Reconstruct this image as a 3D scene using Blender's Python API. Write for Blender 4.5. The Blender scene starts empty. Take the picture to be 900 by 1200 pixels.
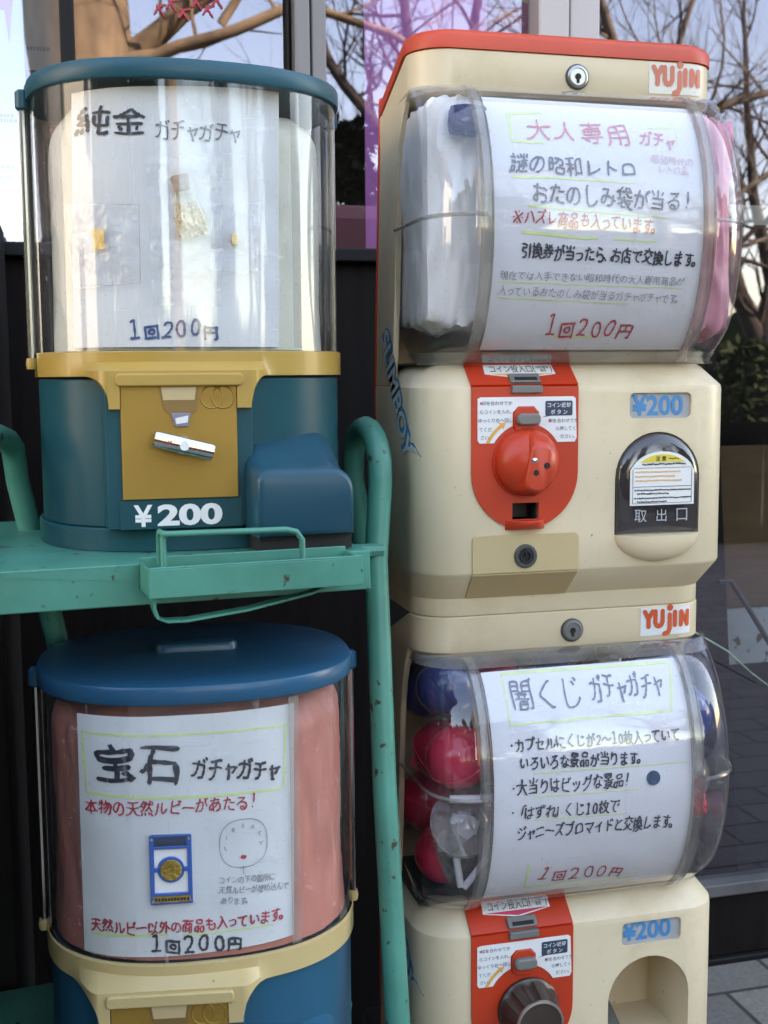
import bpy, bmesh, math, random
from mathutils import Vector, Matrix, noise
R = math.radians
PI = math.pi
SC = bpy.context.scene
COL = SC.collection

# ------------------------------------------------------------------ camera
cam_d = bpy.data.cameras.new('camera')
cam = bpy.data.objects.new('camera', cam_d)
COL.objects.link(cam)
_y, _p, _r = R(14.6), R(6.4), R(0.46)
_f = Vector((math.sin(_y)*math.cos(_p), math.cos(_y)*math.cos(_p), -math.sin(_p)))
_rt = Vector((math.cos(_y), -math.sin(_y), 0))
_up = _rt.cross(_f)
_rt2 = math.cos(_r)*_rt - math.sin(_r)*_up
_up2 = math.cos(_r)*_up + math.sin(_r)*_rt
cam.matrix_world = Matrix(((_rt2.x, _up2.x, -_f.x, 0), (_rt2.y, _up2.y, -_f.y, 0), (_rt2.z, _up2.z, -_f.z, .95), (0, 0, 0, 1)))
cam_d.sensor_width = 36
cam_d.lens = 42.6
cam_d.clip_start = .01
cam_d.clip_end = 500
SC.camera = cam
cam_d.dof.use_dof = True; cam_d.dof.focus_distance = 1.06; cam_d.dof.aperture_fstop = 14

# ------------------------------------------------------------------ sky, sun, exposure
SUN_EL, SUN_AZ = 36, 48            # the sun stands behind the shop, to its right
w = bpy.data.worlds.new('World'); SC.world = w; w.use_nodes = True
nt = w.node_tree; bg = nt.nodes['Background']
sky = nt.nodes.new('ShaderNodeTexSky'); sky.sky_type = 'NISHITA'; sky.sun_disc = False
sky.sun_elevation = R(SUN_EL); sky.sun_rotation = R(SUN_AZ)
sky.dust_density = 0.7; sky.air_density = 1.0; sky.ozone_density = 1.0
nt.links.new(sky.outputs[0], bg.inputs[0]); bg.inputs[1].default_value = .15
sd = bpy.data.lights.new('sun', 'SUN'); sd.energy = 3.2; sd.angle = R(.5); sd.color = (1, .93, .82)
sun = bpy.data.objects.new('sun', sd); COL.objects.link(sun)
_sd = Vector((math.sin(R(SUN_AZ))*math.cos(R(SUN_EL)), math.cos(R(SUN_AZ))*math.cos(R(SUN_EL)), math.sin(R(SUN_EL))))
sun.rotation_euler = _sd.to_track_quat('Z', 'Y').to_euler()
sun.location = (0, 4, 8)
vs = SC.view_settings
vs.view_transform = 'Standard'; vs.look = 'None'; vs.gamma = 1; vs.use_curve_mapping = False
vs.exposure = 3.22
vs.use_white_balance = True; vs.white_balance_temperature = 8800; vs.white_balance_tint = 14
SC.cycles.max_bounces = 10; SC.cycles.transparent_max_bounces = 24; SC.cycles.glossy_bounces = 5
SC.cycles.caustics_reflective = False; SC.cycles.caustics_refractive = False

# ------------------------------------------------------------------ materials
def N(nt, t, **k):
    n = nt.nodes.new(t)
    for a, v in k.items(): setattr(n, a, v)
    return n
def mat(name, col, rough=.45, metal=0., spec=.5, var=.12, scale=9., dirt=None, dirt_amt=.35, dirt_scale=6., bump=.0, bscale=60., coat=0., speck=None, speck_scale=90., speck_amt=.66, stretch=(1, 1, 1), sss=0., trans=0.):
    m = bpy.data.materials.new(name); m.use_nodes = True
    nt = m.node_tree; b = nt.nodes['Principled BSDF']; L = nt.links.new
    tc = N(nt, 'ShaderNodeTexCoord'); mp = N(nt, 'ShaderNodeMapping'); mp.inputs['Scale'].default_value = stretch
    L(tc.outputs['Object'], mp.inputs[0])
    n1 = N(nt, 'ShaderNodeTexNoise'); n1.inputs['Scale'].default_value = scale; n1.inputs['Detail'].default_value = 6
    L(mp.outputs[0], n1.inputs['Vector'])
    mx = N(nt, 'ShaderNodeMix', data_type='RGBA')
    mx.inputs[6].default_value = tuple(max(0, c*(1-var)) for c in col)+(1,)
    mx.inputs[7].default_value = tuple(min(1, c*(1+var)) for c in col)+(1,)
    rp = N(nt, 'ShaderNodeMapRange'); rp.inputs[1].default_value = .3; rp.inputs[2].default_value = .7
    L(n1.outputs[0], rp.inputs[0]); L(rp.outputs[0], mx.inputs[0])
    out = mx.outputs[2]
    if dirt:
        n2 = N(nt, 'ShaderNodeTexNoise'); n2.inputs['Scale'].default_value = dirt_scale; n2.inputs['Detail'].default_value = 9; n2.inputs['Roughness'].default_value = .68
        L(mp.outputs[0], n2.inputs['Vector'])
        r2 = N(nt, 'ShaderNodeMapRange'); r2.inputs[1].default_value = .5; r2.inputs[2].default_value = .78; r2.inputs[4].default_value = dirt_amt
        L(n2.outputs[0], r2.inputs[0])
        m2 = N(nt, 'ShaderNodeMix', data_type='RGBA'); L(out, m2.inputs[6]); m2.inputs[7].default_value = tuple(dirt)+(1,); L(r2.outputs[0], m2.inputs[0]); out = m2.outputs[2]
    if speck:
        n3 = N(nt, 'ShaderNodeTexNoise'); n3.inputs['Scale'].default_value = speck_scale; n3.inputs['Detail'].default_value = 3
        L(mp.outputs[0], n3.inputs['Vector'])
        r3 = N(nt, 'ShaderNodeMapRange'); r3.inputs[1].default_value = speck_amt; r3.inputs[2].default_value = speck_amt+.05
        L(n3.outputs[0], r3.inputs[0])
        m3 = N(nt, 'ShaderNodeMix', data_type='RGBA'); L(out, m3.inputs[6]); m3.inputs[7].default_value = tuple(speck)+(1,); L(r3.outputs[0], m3.inputs[0]); out = m3.outputs[2]
    L(out, b.inputs['Base Color'])
    rr = N(nt, 'ShaderNodeMapRange'); rr.inputs[3].default_value = max(.02, rough*.8); rr.inputs[4].default_value = min(1, rough*1.25)
    L(n1.outputs[0], rr.inputs[0]); L(rr.outputs[0], b.inputs['Roughness'])
    b.inputs['Metallic'].default_value = metal; b.inputs['Specular IOR Level'].default_value = spec
    b.inputs['Coat Weight'].default_value = coat; b.inputs['Coat Roughness'].default_value = .08
    if trans: b.inputs['Transmission Weight'].default_value = trans
    if bump:
        nb = N(nt, 'ShaderNodeTexNoise'); nb.inputs['Scale'].default_value = bscale; nb.inputs['Detail'].default_value = 5
        L(mp.outputs[0], nb.inputs['Vector'])
        bp = N(nt, 'ShaderNodeBump'); bp.inputs['Strength'].default_value = bump; bp.inputs['Distance'].default_value = .003
        L(nb.outputs[0], bp.inputs['Height']); L(bp.outputs[0], b.inputs['Normal'])
    return m
def clear(name, tint=(1, 1, 1), f0=.045, rough=.03, haze=.04, haze_col=(.8, .8, .82), fmax=1., wob=.0, smear=None, gcol=(1, 1, 1), scratch=0.):
    """thin clear sheet: see-through, with a mirror that grows towards the edge, and a little dust"""
    m = bpy.data.materials.new(name); m.use_nodes = True
    nt = m.node_tree; L = nt.links.new; nt.nodes.remove(nt.nodes['Principled BSDF']); o = nt.nodes['Material Output']
    lw = N(nt, 'ShaderNodeLayerWeight'); lw.inputs[0].default_value = .5
    pw = N(nt, 'ShaderNodeMath', operation='POWER'); pw.inputs[1].default_value = 4.; L(lw.outputs['Facing'], pw.inputs[0])
    mr = N(nt, 'ShaderNodeMapRange'); mr.inputs[3].default_value = f0; mr.inputs[4].default_value = fmax; L(pw.outputs[0], mr.inputs[0])
    t = N(nt, 'ShaderNodeBsdfTransparent'); t.inputs[0].default_value = tuple(tint)+(1,)
    g = N(nt, 'ShaderNodeBsdfGlossy'); g.inputs['Roughness'].default_value = rough; g.inputs[0].default_value = tuple(gcol)+(1,)
    d = N(nt, 'ShaderNodeBsdfDiffuse'); d.inputs[0].default_value = tuple(haze_col)+(1,)
    tc = N(nt, 'ShaderNodeTexCoord')
    ns = N(nt, 'ShaderNodeTexNoise'); ns.inputs['Scale'].default_value = 14; ns.inputs['Detail'].default_value = 8; L(tc.outputs['Object'], ns.inputs['Vector'])
    hz = N(nt, 'ShaderNodeMapRange'); hz.inputs[1].default_value = .35; hz.inputs[2].default_value = .75; hz.inputs[3].default_value = haze*.4; hz.inputs[4].default_value = haze*1.8; L(ns.outputs[0], hz.inputs[0])
    hzo = hz.outputs[0]
    if scratch:
        for st_, sc_ in (((1, 1, .06), 130), ((.08, 1, 1), 160), ((1, 1, 1), 260)):
            mp = N(nt, 'ShaderNodeMapping'); mp.inputs['Scale'].default_value = st_; mp.inputs['Rotation'].default_value = (0, .25, .1); L(tc.outputs['Object'], mp.inputs[0])
            n2 = N(nt, 'ShaderNodeTexNoise'); n2.inputs['Scale'].default_value = sc_; n2.inputs['Detail'].default_value = 2; L(mp.outputs[0], n2.inputs['Vector'])
            r2 = N(nt, 'ShaderNodeMapRange'); r2.inputs[1].default_value = .66; r2.inputs[2].default_value = .74; r2.inputs[4].default_value = scratch; L(n2.outputs[0], r2.inputs[0])
            ad = N(nt, 'ShaderNodeMath', operation='ADD'); L(hzo, ad.inputs[0]); L(r2.outputs[0], ad.inputs[1]); hzo = ad.outputs[0]
    a = N(nt, 'ShaderNodeMixShader'); L(hzo, a.inputs[0]); L(t.outputs[0], a.inputs[1]); L(d.outputs[0], a.inputs[2])
    c = N(nt, 'ShaderNodeMixShader'); L(mr.outputs[0], c.inputs[0]); L(a.outputs[0], c.inputs[1]); L(g.outputs[0], c.inputs[2])
    if wob:
        nb = N(nt, 'ShaderNodeTexNoise'); nb.inputs['Scale'].default_value = smear or 5; nb.inputs['Detail'].default_value = 2; L(tc.outputs['Object'], nb.inputs['Vector'])
        bp = N(nt, 'ShaderNodeBump'); bp.inputs['Strength'].default_value = wob; bp.inputs['Distance'].default_value = .01
        L(nb.outputs[0], bp.inputs['Height']); L(bp.outputs[0], g.inputs['Normal'])
    L(c.outputs[0], o.inputs[0])
    return m

MT = {}
GR = (.12, .09, .055)
MT['cream'] = mat('cream_plastic', (.75, .605, .405), .38, var=.06, scale=5, dirt=(.43, .31, .15), dirt_amt=.8, dirt_scale=5, coat=.08, speck=(.2, .15, .1), speck_scale=170, speck_amt=.72)
MT['tan'] = mat('tan_plastic', (.56, .41, .215), .42, var=.06, dirt=(.35, .24, .12), dirt_amt=.5)
MT['red'] = mat('red_plastic', (.58, .040, .011), .36, var=.1, coat=.05, dirt=(.35, .06, .03), dirt_amt=.4)
MT['redlid'] = mat('faded_red_plastic', (.62, .06, .018), .42, var=.12, dirt=(.5, .12, .06), dirt_amt=.6)
MT['grey'] = mat('grey_plastic', (.17, .165, .15), .4, var=.15)
MT['darkgrey'] = mat('dark_grey_plastic', (.06, .06, .058), .45, var=.2)
MT['metal'] = mat('lock_metal', (.42, .41, .39), .3, metal=.9, var=.1)
MT['chrome'] = mat('chrome', (.62, .60, .62), .12, metal=1., var=.06)
MT['steel'] = mat('steel_rod', (.5, .49, .47), .22, metal=1., var=.15)
MT['black'] = mat('black_hole', (.008, .008, .008), .7, var=.2)
MT['white'] = mat('white_sticker', (.78, .77, .75), .4, var=.03, dirt=(.55, .5, .42), dirt_amt=.3)
MT['sticker'] = mat('cream_sticker', (.76, .71, .60), .4, var=.03, dirt=(.6, .5, .36), dirt_amt=.4)
MT['yellowsticker'] = mat('yellow_sticker', (.75, .58, .07), .4, var=.03)
MT['logo'] = mat('orange_red_print', (.72, .10, .03), .4, var=.08)
MT['logofade'] = mat('faded_orange_print', (.70, .17, .10), .4, var=.14)
MT['pricegrey'] = mat('price_panel', (.40, .41, .42), .4, var=.1, dirt=(.2, .2, .2), dirt_amt=.4)
MT['priceblue'] = mat('blue_print', (.03, .24, .50), .4, var=.1)
MT['navyprint'] = mat('navy_print', (.03, .05, .09), .5, var=.1)
MT['blackprint'] = mat('black_print', (.025, .025, .028), .5, var=.1)
MT['orangeprint'] = mat('orange_print', (.75, .38, .1), .5, var=.1)
MT['redprint'] = mat('red_print', (.65, .05, .1), .5, var=.1)
MT['smoke'] = clear('smoked_plastic', (.33, .32, .38), f0=.07, rough=.06, haze=.10, haze_col=(.25, .24, .28))
MT['dome'] = clear('clear_dome_plastic', (.95, .94, .95), f0=.075, fmax=.75, rough=.045, haze=.022, haze_col=(.7, .68, .72), wob=.02, smear=5, scratch=.14)
MT['domerim'] = clear('clear_plastic_edge', (.80, .78, .75), f0=.07, rough=.12, haze=.20, haze_col=(.55, .53, .50))
MT['cyl'] = clear('clear_cylinder_plastic', (.95, .96, .95), f0=.06, fmax=.8, rough=.06, haze=.02, haze_col=(.75, .75, .75), wob=.05, smear=7, scratch=.18)
MT['film'] = clear('plastic_film', (.97, .97, .98), f0=.05, rough=.14, haze=.10, haze_col=(.82, .83, .88), wob=1., smear=60)
MT['filmedge'] = clear('film_edge', (.80, .80, .82), f0=.10, rough=.2, haze=.10, haze_col=(.5, .5, .52))
MT['pane'] = clear('window_glass', (.80, .83, .82), f0=.17, rough=.0, haze=.004, haze_col=(.5, .5, .52), wob=.0, gcol=(.90, .85, 1.))
MT['paper'] = mat('white_paper', (.74, .74, .76), .7, spec=.2, var=.025, bump=.25, bscale=22, scale=5)
MT['ink'] = mat('black_marker', (.026, .030, .050), .5, var=.45, scale=60)
MT['bold'] = MT['ink']
MT['ink2'] = mat('grey_marker', (.10, .10, .13), .5, var=.25, scale=60)
MT['blue'] = mat('blue_marker', (.03, .07, .24), .5, var=.2, scale=60)
MT['redink'] = mat('red_marker', (.48, .025, .05), .5, var=.25, scale=60)
MT['pale'] = mat('faded_red_marker', (.68, .22, .25), .6, var=.15, scale=60)
MT['faint'] = mat('faint_pink_marker', (.70, .45, .47), .6, var=.1, scale=60)
MT['greyink'] = mat('grey_pencil', (.28, .28, .31), .6, var=.25, scale=80)
MT['hl'] = mat('highlighter', (.68, .80, .34), .6, var=.08, scale=60)
MT['hlpale'] = mat('pale_highlighter', (.70, .76, .52), .6, var=.05, scale=60)
MT['teal'] = mat('teal_plastic', (.0045, .066, .082), .33, var=.16, dirt=(.015, .05, .05), dirt_amt=.6, coat=.0, spec=.22)
MT['tealchute'] = mat('blue_teal_plastic', (.009, .062, .092), .28, var=.14, coat=.0, spec=.32, speck=(.01, .03, .05), speck_scale=40, speck_amt=.7)
MT['teallid'] = mat('teal_lid_plastic', (.009, .080, .110), .36, var=.14, coat=.0, spec=.35, dirt=(.05, .1, .1), dirt_amt=.4)
MT['bluebody'] = mat('blue_plastic', (.008, .088, .150), .36, var=.1, coat=.0, spec=.3, dirt=(.03, .07, .1), dirt_amt=.5)
MT['bluelid'] = mat('blue_lid_plastic', (.008, .085, .165), .30, var=.12, coat=.05, spec=.4, dirt=(.06, .10, .13), dirt_amt=.8)
MT['yellow'] = mat('mustard_plastic', (.44, .265, .055), .36, var=.08, coat=.15, dirt=(.4, .22, .03), dirt_amt=.5)
MT['paleyellow'] = mat('pale_yellow_plastic', (.56, .41, .19), .38, var=.06, coat=.15, dirt=(.45, .3, .1), dirt_amt=.4, speck=(.1, .07, .04), speck_scale=110, speck_amt=.74)
MT['gold'] = mat('gold_painted_metal', (.36, .20, .035), .42, metal=.35, var=.1, dirt=(.22, .12, .03), dirt_amt=.5, bump=.02, bscale=220)
MT['golddark'] = mat('dark_gold_metal', (.26, .15, .05), .45, metal=.3, var=.1)
MT['chutegrey'] = mat('violet_grey_plastic', (.22, .22, .30), .35, var=.2)
MT['coingold'] = mat('gold_coin', (.45, .29, .07), .35, metal=.7, var=.25, scale=120, bump=.5, bscale=300)
MT['goldleaf'] = mat('gold_leaf', (.82, .50, .11), .35, metal=.2, var=.12, scale=80)
MT['bottleglass'] = clear('bottle_glass', (.90, .92, .86), f0=.08, rough=.05, haze=.05, haze_col=(.62, .60, .48))
MT['cork'] = mat('cork', (.34, .22, .17), .8, var=.2, scale=60)
MT['green'] = mat('green_paint', (.036, .225, .165), .42, var=.16, scale=14, dirt=(.02, .12, .09), dirt_amt=.6, speck=(.035, .02, .012), speck_scale=95, speck_amt=.655, coat=.05, bump=.15)
MT['greenlip'] = MT['green']
MT['rust'] = mat('rust_edge', (.06, .028, .014), .8, var=.3)
MT['bagwhite'] = mat('white_bag', (.86, .85, .83), .5, var=.06, scale=20, bump=.7, bscale=30, stretch=(1, 1, .35))
MT['baglining'] = mat('cream_lining', (.66, .64, .56), .55, var=.06, scale=16, bump=.35, bscale=26, dirt=(.5, .42, .32), dirt_amt=.5)
MT['pinkbag'] = mat('pink_wrap', (.56, .19, .15), .55, var=.14, scale=12, bump=.5, bscale=24, stretch=(1, 1, .3), dirt=(.55, .14, .06), dirt_amt=.5)
MT['pinkcloth'] = mat('pink_wrapper', (.66, .27, .33), .4, var=.35, scale=16, bump=.6, bscale=30, stretch=(1, 1, .4), dirt=(.6, .12, .2), dirt_amt=.7, dirt_scale=12)
MT['navy'] = mat('navy_cap', (.012, .014, .09), .4, var=.2)
MT['darkthing'] = mat('dark_chute', (.03, .028, .026), .5, var=.2)
MT['capred'] = mat('red_capsule', (.68, .018, .065), .22, var=.08, coat=.4)
MT['capclear'] = clear('clear_capsule', (.95, .93, .94), f0=.06, rough=.05, haze=.06)
MT['capblue'] = mat('blue_capsule', (.018, .032, .17), .22, var=.08, coat=.4)
MT['sliproll'] = mat('rolled_paper', (.68, .65, .66), .6, var=.06)
MT['redpaper'] = mat('red_paper', (.60, .03, .045), .5, var=.25, scale=40, bump=.5)
MT['alu'] = mat('grey_aluminium', (.20, .185, .185), .42, metal=.25, var=.06, stretch=(1, 1, .1))
MT['alucream'] = mat('pinkish_aluminium', (.47, .41, .40), .42, metal=.15, var=.05, stretch=(1, 1, .1))
MT['darkwood'] = mat('dark_wood', (.011, .0085, .0075), .75, spec=.12, var=.35, scale=6, stretch=(8, 8, .6), bump=.2)
MT['darkframe'] = mat('dark_frame', (.012, .011, .011), .6, spec=.2, var=.2)
MT['sill'] = mat('worn_sill', (.12, .115, .11), .6, var=.25, dirt=(.04, .035, .03), dirt_amt=.7)
MT['wall'] = mat('rendered_wall', (.36, .33, .28), .85, var=.1, bump=.3)
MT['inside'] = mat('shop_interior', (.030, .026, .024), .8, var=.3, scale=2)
MT['brownboard'] = mat('brown_board', (.13, .075, .038), .8, spec=.1, var=.15, stretch=(1, 1, 4))
MT['rustsheet'] = mat('rusty_white_sheet', (.34, .355, .37), .8, spec=.1, var=.08, dirt=(.16, .10, .06), dirt_amt=.6, speck=(.12, .07, .04), speck_scale=60, speck_amt=.62)
MT['blackpole'] = mat('black_pole', (.03, .03, .03), .4, var=.2)
MT['twine'] = mat('pale_green_wire', (.24, .34, .27), .5, var=.2)
MT['bark'] = mat('bark', (.27, .20, .12), .9, var=.5, scale=9, bump=1., bscale=9, stretch=(1, 1, .4), dirt=(.13, .10, .065), dirt_amt=.7)
MT['barkdark'] = mat('dark_bark', (.055, .045, .038), .9, var=.3, scale=7, bump=.6, bscale=14)
MT['barkpale'] = mat('grey_bark', (.16, .135, .105), .9, var=.35, scale=9, bump=.6, bscale=14)
MT['leaf'] = mat('evergreen_leaf', (.035, .052, .022), .7, spec=.15, var=.5, scale=3)
MT['fence'] = mat('dark_fence', (.012, .011, .010), .9, spec=.05, var=.3)
MT['posterblue'] = mat('pale_blue_poster', (.50, .63, .80), .5, var=.10, scale=5, dirt=(.62, .60, .70), dirt_amt=.6)
MT['posterpink'] = mat('magenta_poster', (.50, .12, .42), .5, var=.18, scale=4, dirt=(.30, .14, .52), dirt_amt=.7)
MT['postermaroon'] = mat('maroon_poster', (.20, .012, .085), .5, var=.1)
MT['postergrey'] = mat('grey_sheet', (.15, .15, .16), .5, var=.12, scale=8, dirt=(.25, .26, .3), dirt_amt=.6)
MT['posterbluegrey'] = mat('blue_grey_poster', (.13, .18, .38), .5, var=.1, scale=5)
MT['lilac'] = mat('lilac_stripe', (.22, .20, .42), .5, var=.1)
MT['beige'] = mat('beige_board', (.45, .40, .33), .7, var=.08)
MT['asphalt'] = mat('asphalt', (.05, .05, .052), .9, var=.25, scale=40, bump=.4)
MT['pinkprint'] = mat('pink_print', (.55, .2, .25), .5)
MT['olive'] = mat('olive_print', (.30, .30, .17), .5)

def tiles_mat():
    m = bpy.data.materials.new('grey_paving_tiles'); m.use_nodes = True; nt = m.node_tree; L = nt.links.new; b = nt.nodes['Principled BSDF']
    tc = N(nt, 'ShaderNodeTexCoord'); mp = N(nt, 'ShaderNodeMapping'); mp.inputs['Rotation'].default_value = (0, 0, 0); L(tc.outputs['Object'], mp.inputs[0])
    br = N(nt, 'ShaderNodeTexBrick'); br.offset = .5; br.inputs['Scale'].default_value = 1.; br.inputs['Brick Width'].default_value = .2; br.inputs['Row Height'].default_value = .1
    br.inputs['Mortar Size'].default_value = .004; br.inputs['Mortar Smooth'].default_value = .2
    br.inputs['Color1'].default_value = (.20, .175, .15, 1); br.inputs['Color2'].default_value = (.145, .13, .115, 1); br.inputs['Mortar'].default_value = (.045, .04, .035, 1)
    L(mp.outputs[0], br.inputs['Vector'])
    ns = N(nt, 'ShaderNodeTexNoise'); ns.inputs['Scale'].default_value = 160; ns.inputs['Detail'].default_value = 4; L(tc.outputs['Object'], ns.inputs['Vector'])
    mx = N(nt, 'ShaderNodeMix', data_type='RGBA', blend_type='MULTIPLY'); mx.inputs[0].default_value = .6
    L(br.outputs[0], mx.inputs[6]); L(ns.outputs[0], mx.inputs[7])
    g = N(nt, 'ShaderNodeMix', data_type='RGBA', blend_type='MULTIPLY'); g.inputs[0].default_value = 1; L(mx.outputs[2], g.inputs[6]); g.inputs[7].default_value = (1.6, 1.6, 1.6, 1)
    L(g.outputs[2], b.inputs['Base Color']); b.inputs['Roughness'].default_value = .85
    bp = N(nt, 'ShaderNodeBump'); bp.inputs['Strength'].default_value = .6; bp.inputs['Distance'].default_value = .004; bp.invert = True; L(br.outputs['Fac'], bp.inputs['Height']); L(bp.outputs[0], b.inputs['Normal'])
    return m
MT['tiles'] = tiles_mat()

# ------------------------------------------------------------------ mesh helpers
class MB:
    def __init__(s): s.v = []; s.f = []; s.m = []; s.mi = 0
    def add(s, vs, fs):
        o = len(s.v); s.v += [tuple(p) for p in vs]; s.f += [tuple(i+o for i in f) for f in fs]; s.m += [s.mi]*len(fs); return s
    def box(s, x0, x1, y0, y1, z0, z1):
        return s.add([(x0, y0, z0), (x1, y0, z0), (x1, y1, z0), (x0, y1, z0), (x0, y0, z1), (x1, y0, z1), (x1, y1, z1), (x0, y1, z1)],
                     [(0, 3, 2, 1), (4, 5, 6, 7), (0, 1, 5, 4), (1, 2, 6, 5), (2, 3, 7, 6), (3, 0, 4, 7)])
    def loft(s, loops, cap0=True, cap1=True, closed=True):
        n = len(loops[0]); vs = [p for l in loops for p in l]; fs = []
        for k in range(len(loops)-1):
            for i in range(n if closed else n-1):
                j = (i+1) % n; fs.append((k*n+i, k*n+j, (k+1)*n+j, (k+1)*n+i))
        if cap0: fs.append(tuple(range(n))[::-1])
        if cap1: fs.append(tuple((len(loops)-1)*n+i for i in range(n)))
        return s.add(vs, fs)
    def tube(s, path, r, n=8, cap=True, closed=False):
        P = [Vector(p) for p in path]; loops = []; up = None
        for i, p in enumerate(P):
            a = P[i-1] if i > 0 else (P[-1] if closed else p); b = P[i+1] if i < len(P)-1 else (P[0] if closed else p)
            t = (b-a).normalized()
            if up is None:
                up = t.orthogonal().normalized()
            up = (up - t*up.dot(t))
            up = up.normalized() if up.length > 1e-6 else t.orthogonal().normalized()
            q = t.cross(up); rr = r[i] if isinstance(r, (list, tuple)) else r
            loops.append([p + up*math.cos(2*PI*k/n)*rr + q*math.sin(2*PI*k/n)*rr for k in range(n)])
        if closed: loops.append(loops[0]); cap = False
        return s.loft(loops, cap, cap)
    def lathe(s, prof, o, ax, n=32, cap0=True, cap1=True):
        """prof: (radius, height along ax)"""
        ax = Vector(ax).normalized(); u = ax.orthogonal().normalized(); v = ax.cross(u); o = Vector(o)
        return s.loft([[o+ax*h+(u*math.cos(2*PI*k/n)+v*math.sin(2*PI*k/n))*r for k in range(n)] for r, h in prof], cap0, cap1)
    def prism(s, poly, fn, d0, d1):
        """poly of (u,v); fn(u,v,d)->xyz; d is the offset along the surface normal"""
        n = len(poly); vs = [fn(u, v, d0) for u, v in poly]+[fn(u, v, d1) for u, v in poly]
        fs = [tuple(range(n))[::-1], tuple(range(n, 2*n))]+[(i, (i+1) % n, n+(i+1) % n, n+i) for i in range(n)]
        return s.add(vs, fs)
    def grid(s, fn, nu, nv):
        vs = [fn(i/nu, j/nv) for j in range(nv+1) for i in range(nu+1)]
        return s.add(vs, [(j*(nu+1)+i, j*(nu+1)+i+1, (j+1)*(nu+1)+i+1, (j+1)*(nu+1)+i) for j in range(nv) for i in range(nu)])
    def ribbon(s, pts, wd, fn, d=.0006):
        """flat pen stroke through 2-D points, laid on the surface fn"""
        P = [Vector(p[:2]) for p in pts]
        P = [p for i, p in enumerate(P) if i == 0 or (p-P[i-1]).length > 1e-7]
        if len(P) < 2:
            c = P[0]; poly = [c+Vector((math.cos(k*PI/4), math.sin(k*PI/4)))*wd*.7 for k in range(8)]
            return s.add([fn(p.x, p.y, d) for p in poly], [tuple(range(8))])
        L, Rr = [], []; n = len(P)
        for i, p in enumerate(P):
            t = (P[min(i+1, n-1)]-P[max(i-1, 0)])
            t = t.normalized() if t.length > 0 else Vector((1, 0))
            nn = Vector((-t.y, t.x)); wv = wd*(1+.18*math.sin(i*1.3+p.x*300)-.30*i/max(1, n-1)+.12)*(.8 if i in (0, n-1) else 1)
            L.append(p+nn*wv/2); Rr.append(p-nn*wv/2)
        t0 = (P[0]-P[1]).normalized()*wd*.4; t1 = (P[-1]-P[-2]).normalized()*wd*.4
        poly = []
        vs = [fn(*(P[0]+t0), d)]+[x for a, b in zip(L, Rr) for x in (fn(a.x, a.y, d), fn(b.x, b.y, d))]+[fn(*(P[-1]+t1), d)]
        fs = [(0, 1, 2)]+[(1+2*i, 3+2*i, 4+2*i, 2+2*i) for i in range(n-1)]+[(2*n-1, 2*n+1, 2*n)]
        return s.add(vs, fs)
    def build(s, name, mats, parent=None, ang=35, bevel=0., bseg=2, solid=0., fix=True):
        me = bpy.data.meshes.new(name); me.from_pydata(s.v, [], s.f)
        if not isinstance(mats, (list, tuple)): mats = [mats]
        for m in mats: me.materials.append(m)
        me.polygons.foreach_set('material_index', s.m)
        if fix:
            bm = bmesh.new(); bm.from_mesh(me); bmesh.ops.remove_doubles(bm, verts=bm.verts, dist=1e-6); bmesh.ops.recalc_face_normals(bm, faces=bm.faces); bm.to_mesh(me); bm.free()
        me.polygons.foreach_set('use_smooth', [True]*len(me.polygons))
        me.set_sharp_from_angle(angle=R(ang))
        o = bpy.data.objects.new(name, me); COL.objects.link(o)
        if parent: o.parent = parent
        if solid:
            md = o.modifiers.new('solid', 'SOLIDIFY'); md.thickness = solid; md.offset = 0
        if bevel:
            md = o.modifiers.new('bevel', 'BEVEL'); md.width = bevel; md.segments = bseg; md.limit_method = 'ANGLE'; md.angle_limit = R(ang); md.harden_normals = True
        return o
def tag(o, label, cat, group=None, kind=None):
    if label: o['label'] = label
    if cat: o['category'] = cat
    if group: o['group'] = group
    if kind: o['kind'] = kind
    return o
def thing(name, label, cat, loc=(0, 0, 0), rz=0., group=None):
    o = bpy.data.objects.new(name, None); o.empty_display_size = .05; COL.objects.link(o)
    o.location = loc; o.rotation_euler = (0, 0, R(rz))
    return tag(o, label, cat, group)
def cut(o, cutter):
    """boolean difference, baked"""
    c = cutter.build('cutter', MT['black'], o.parent)
    md = o.modifiers.new('b', 'BOOLEAN'); md.operation = 'DIFFERENCE'; md.object = c; md.solver = 'EXACT'
    bpy.context.view_layer.update()
    dg = bpy.context.evaluated_depsgraph_get()
    me = bpy.data.meshes.new_from_object(o.evaluated_get(dg), preserve_all_data_layers=True, depsgraph=dg)
    o.modifiers.clear(); o.data = me
    bpy.data.objects.remove(c)
    for p in me.polygons: p.use_smooth = True
    me.set_sharp_from_angle(angle=R(28))
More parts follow.
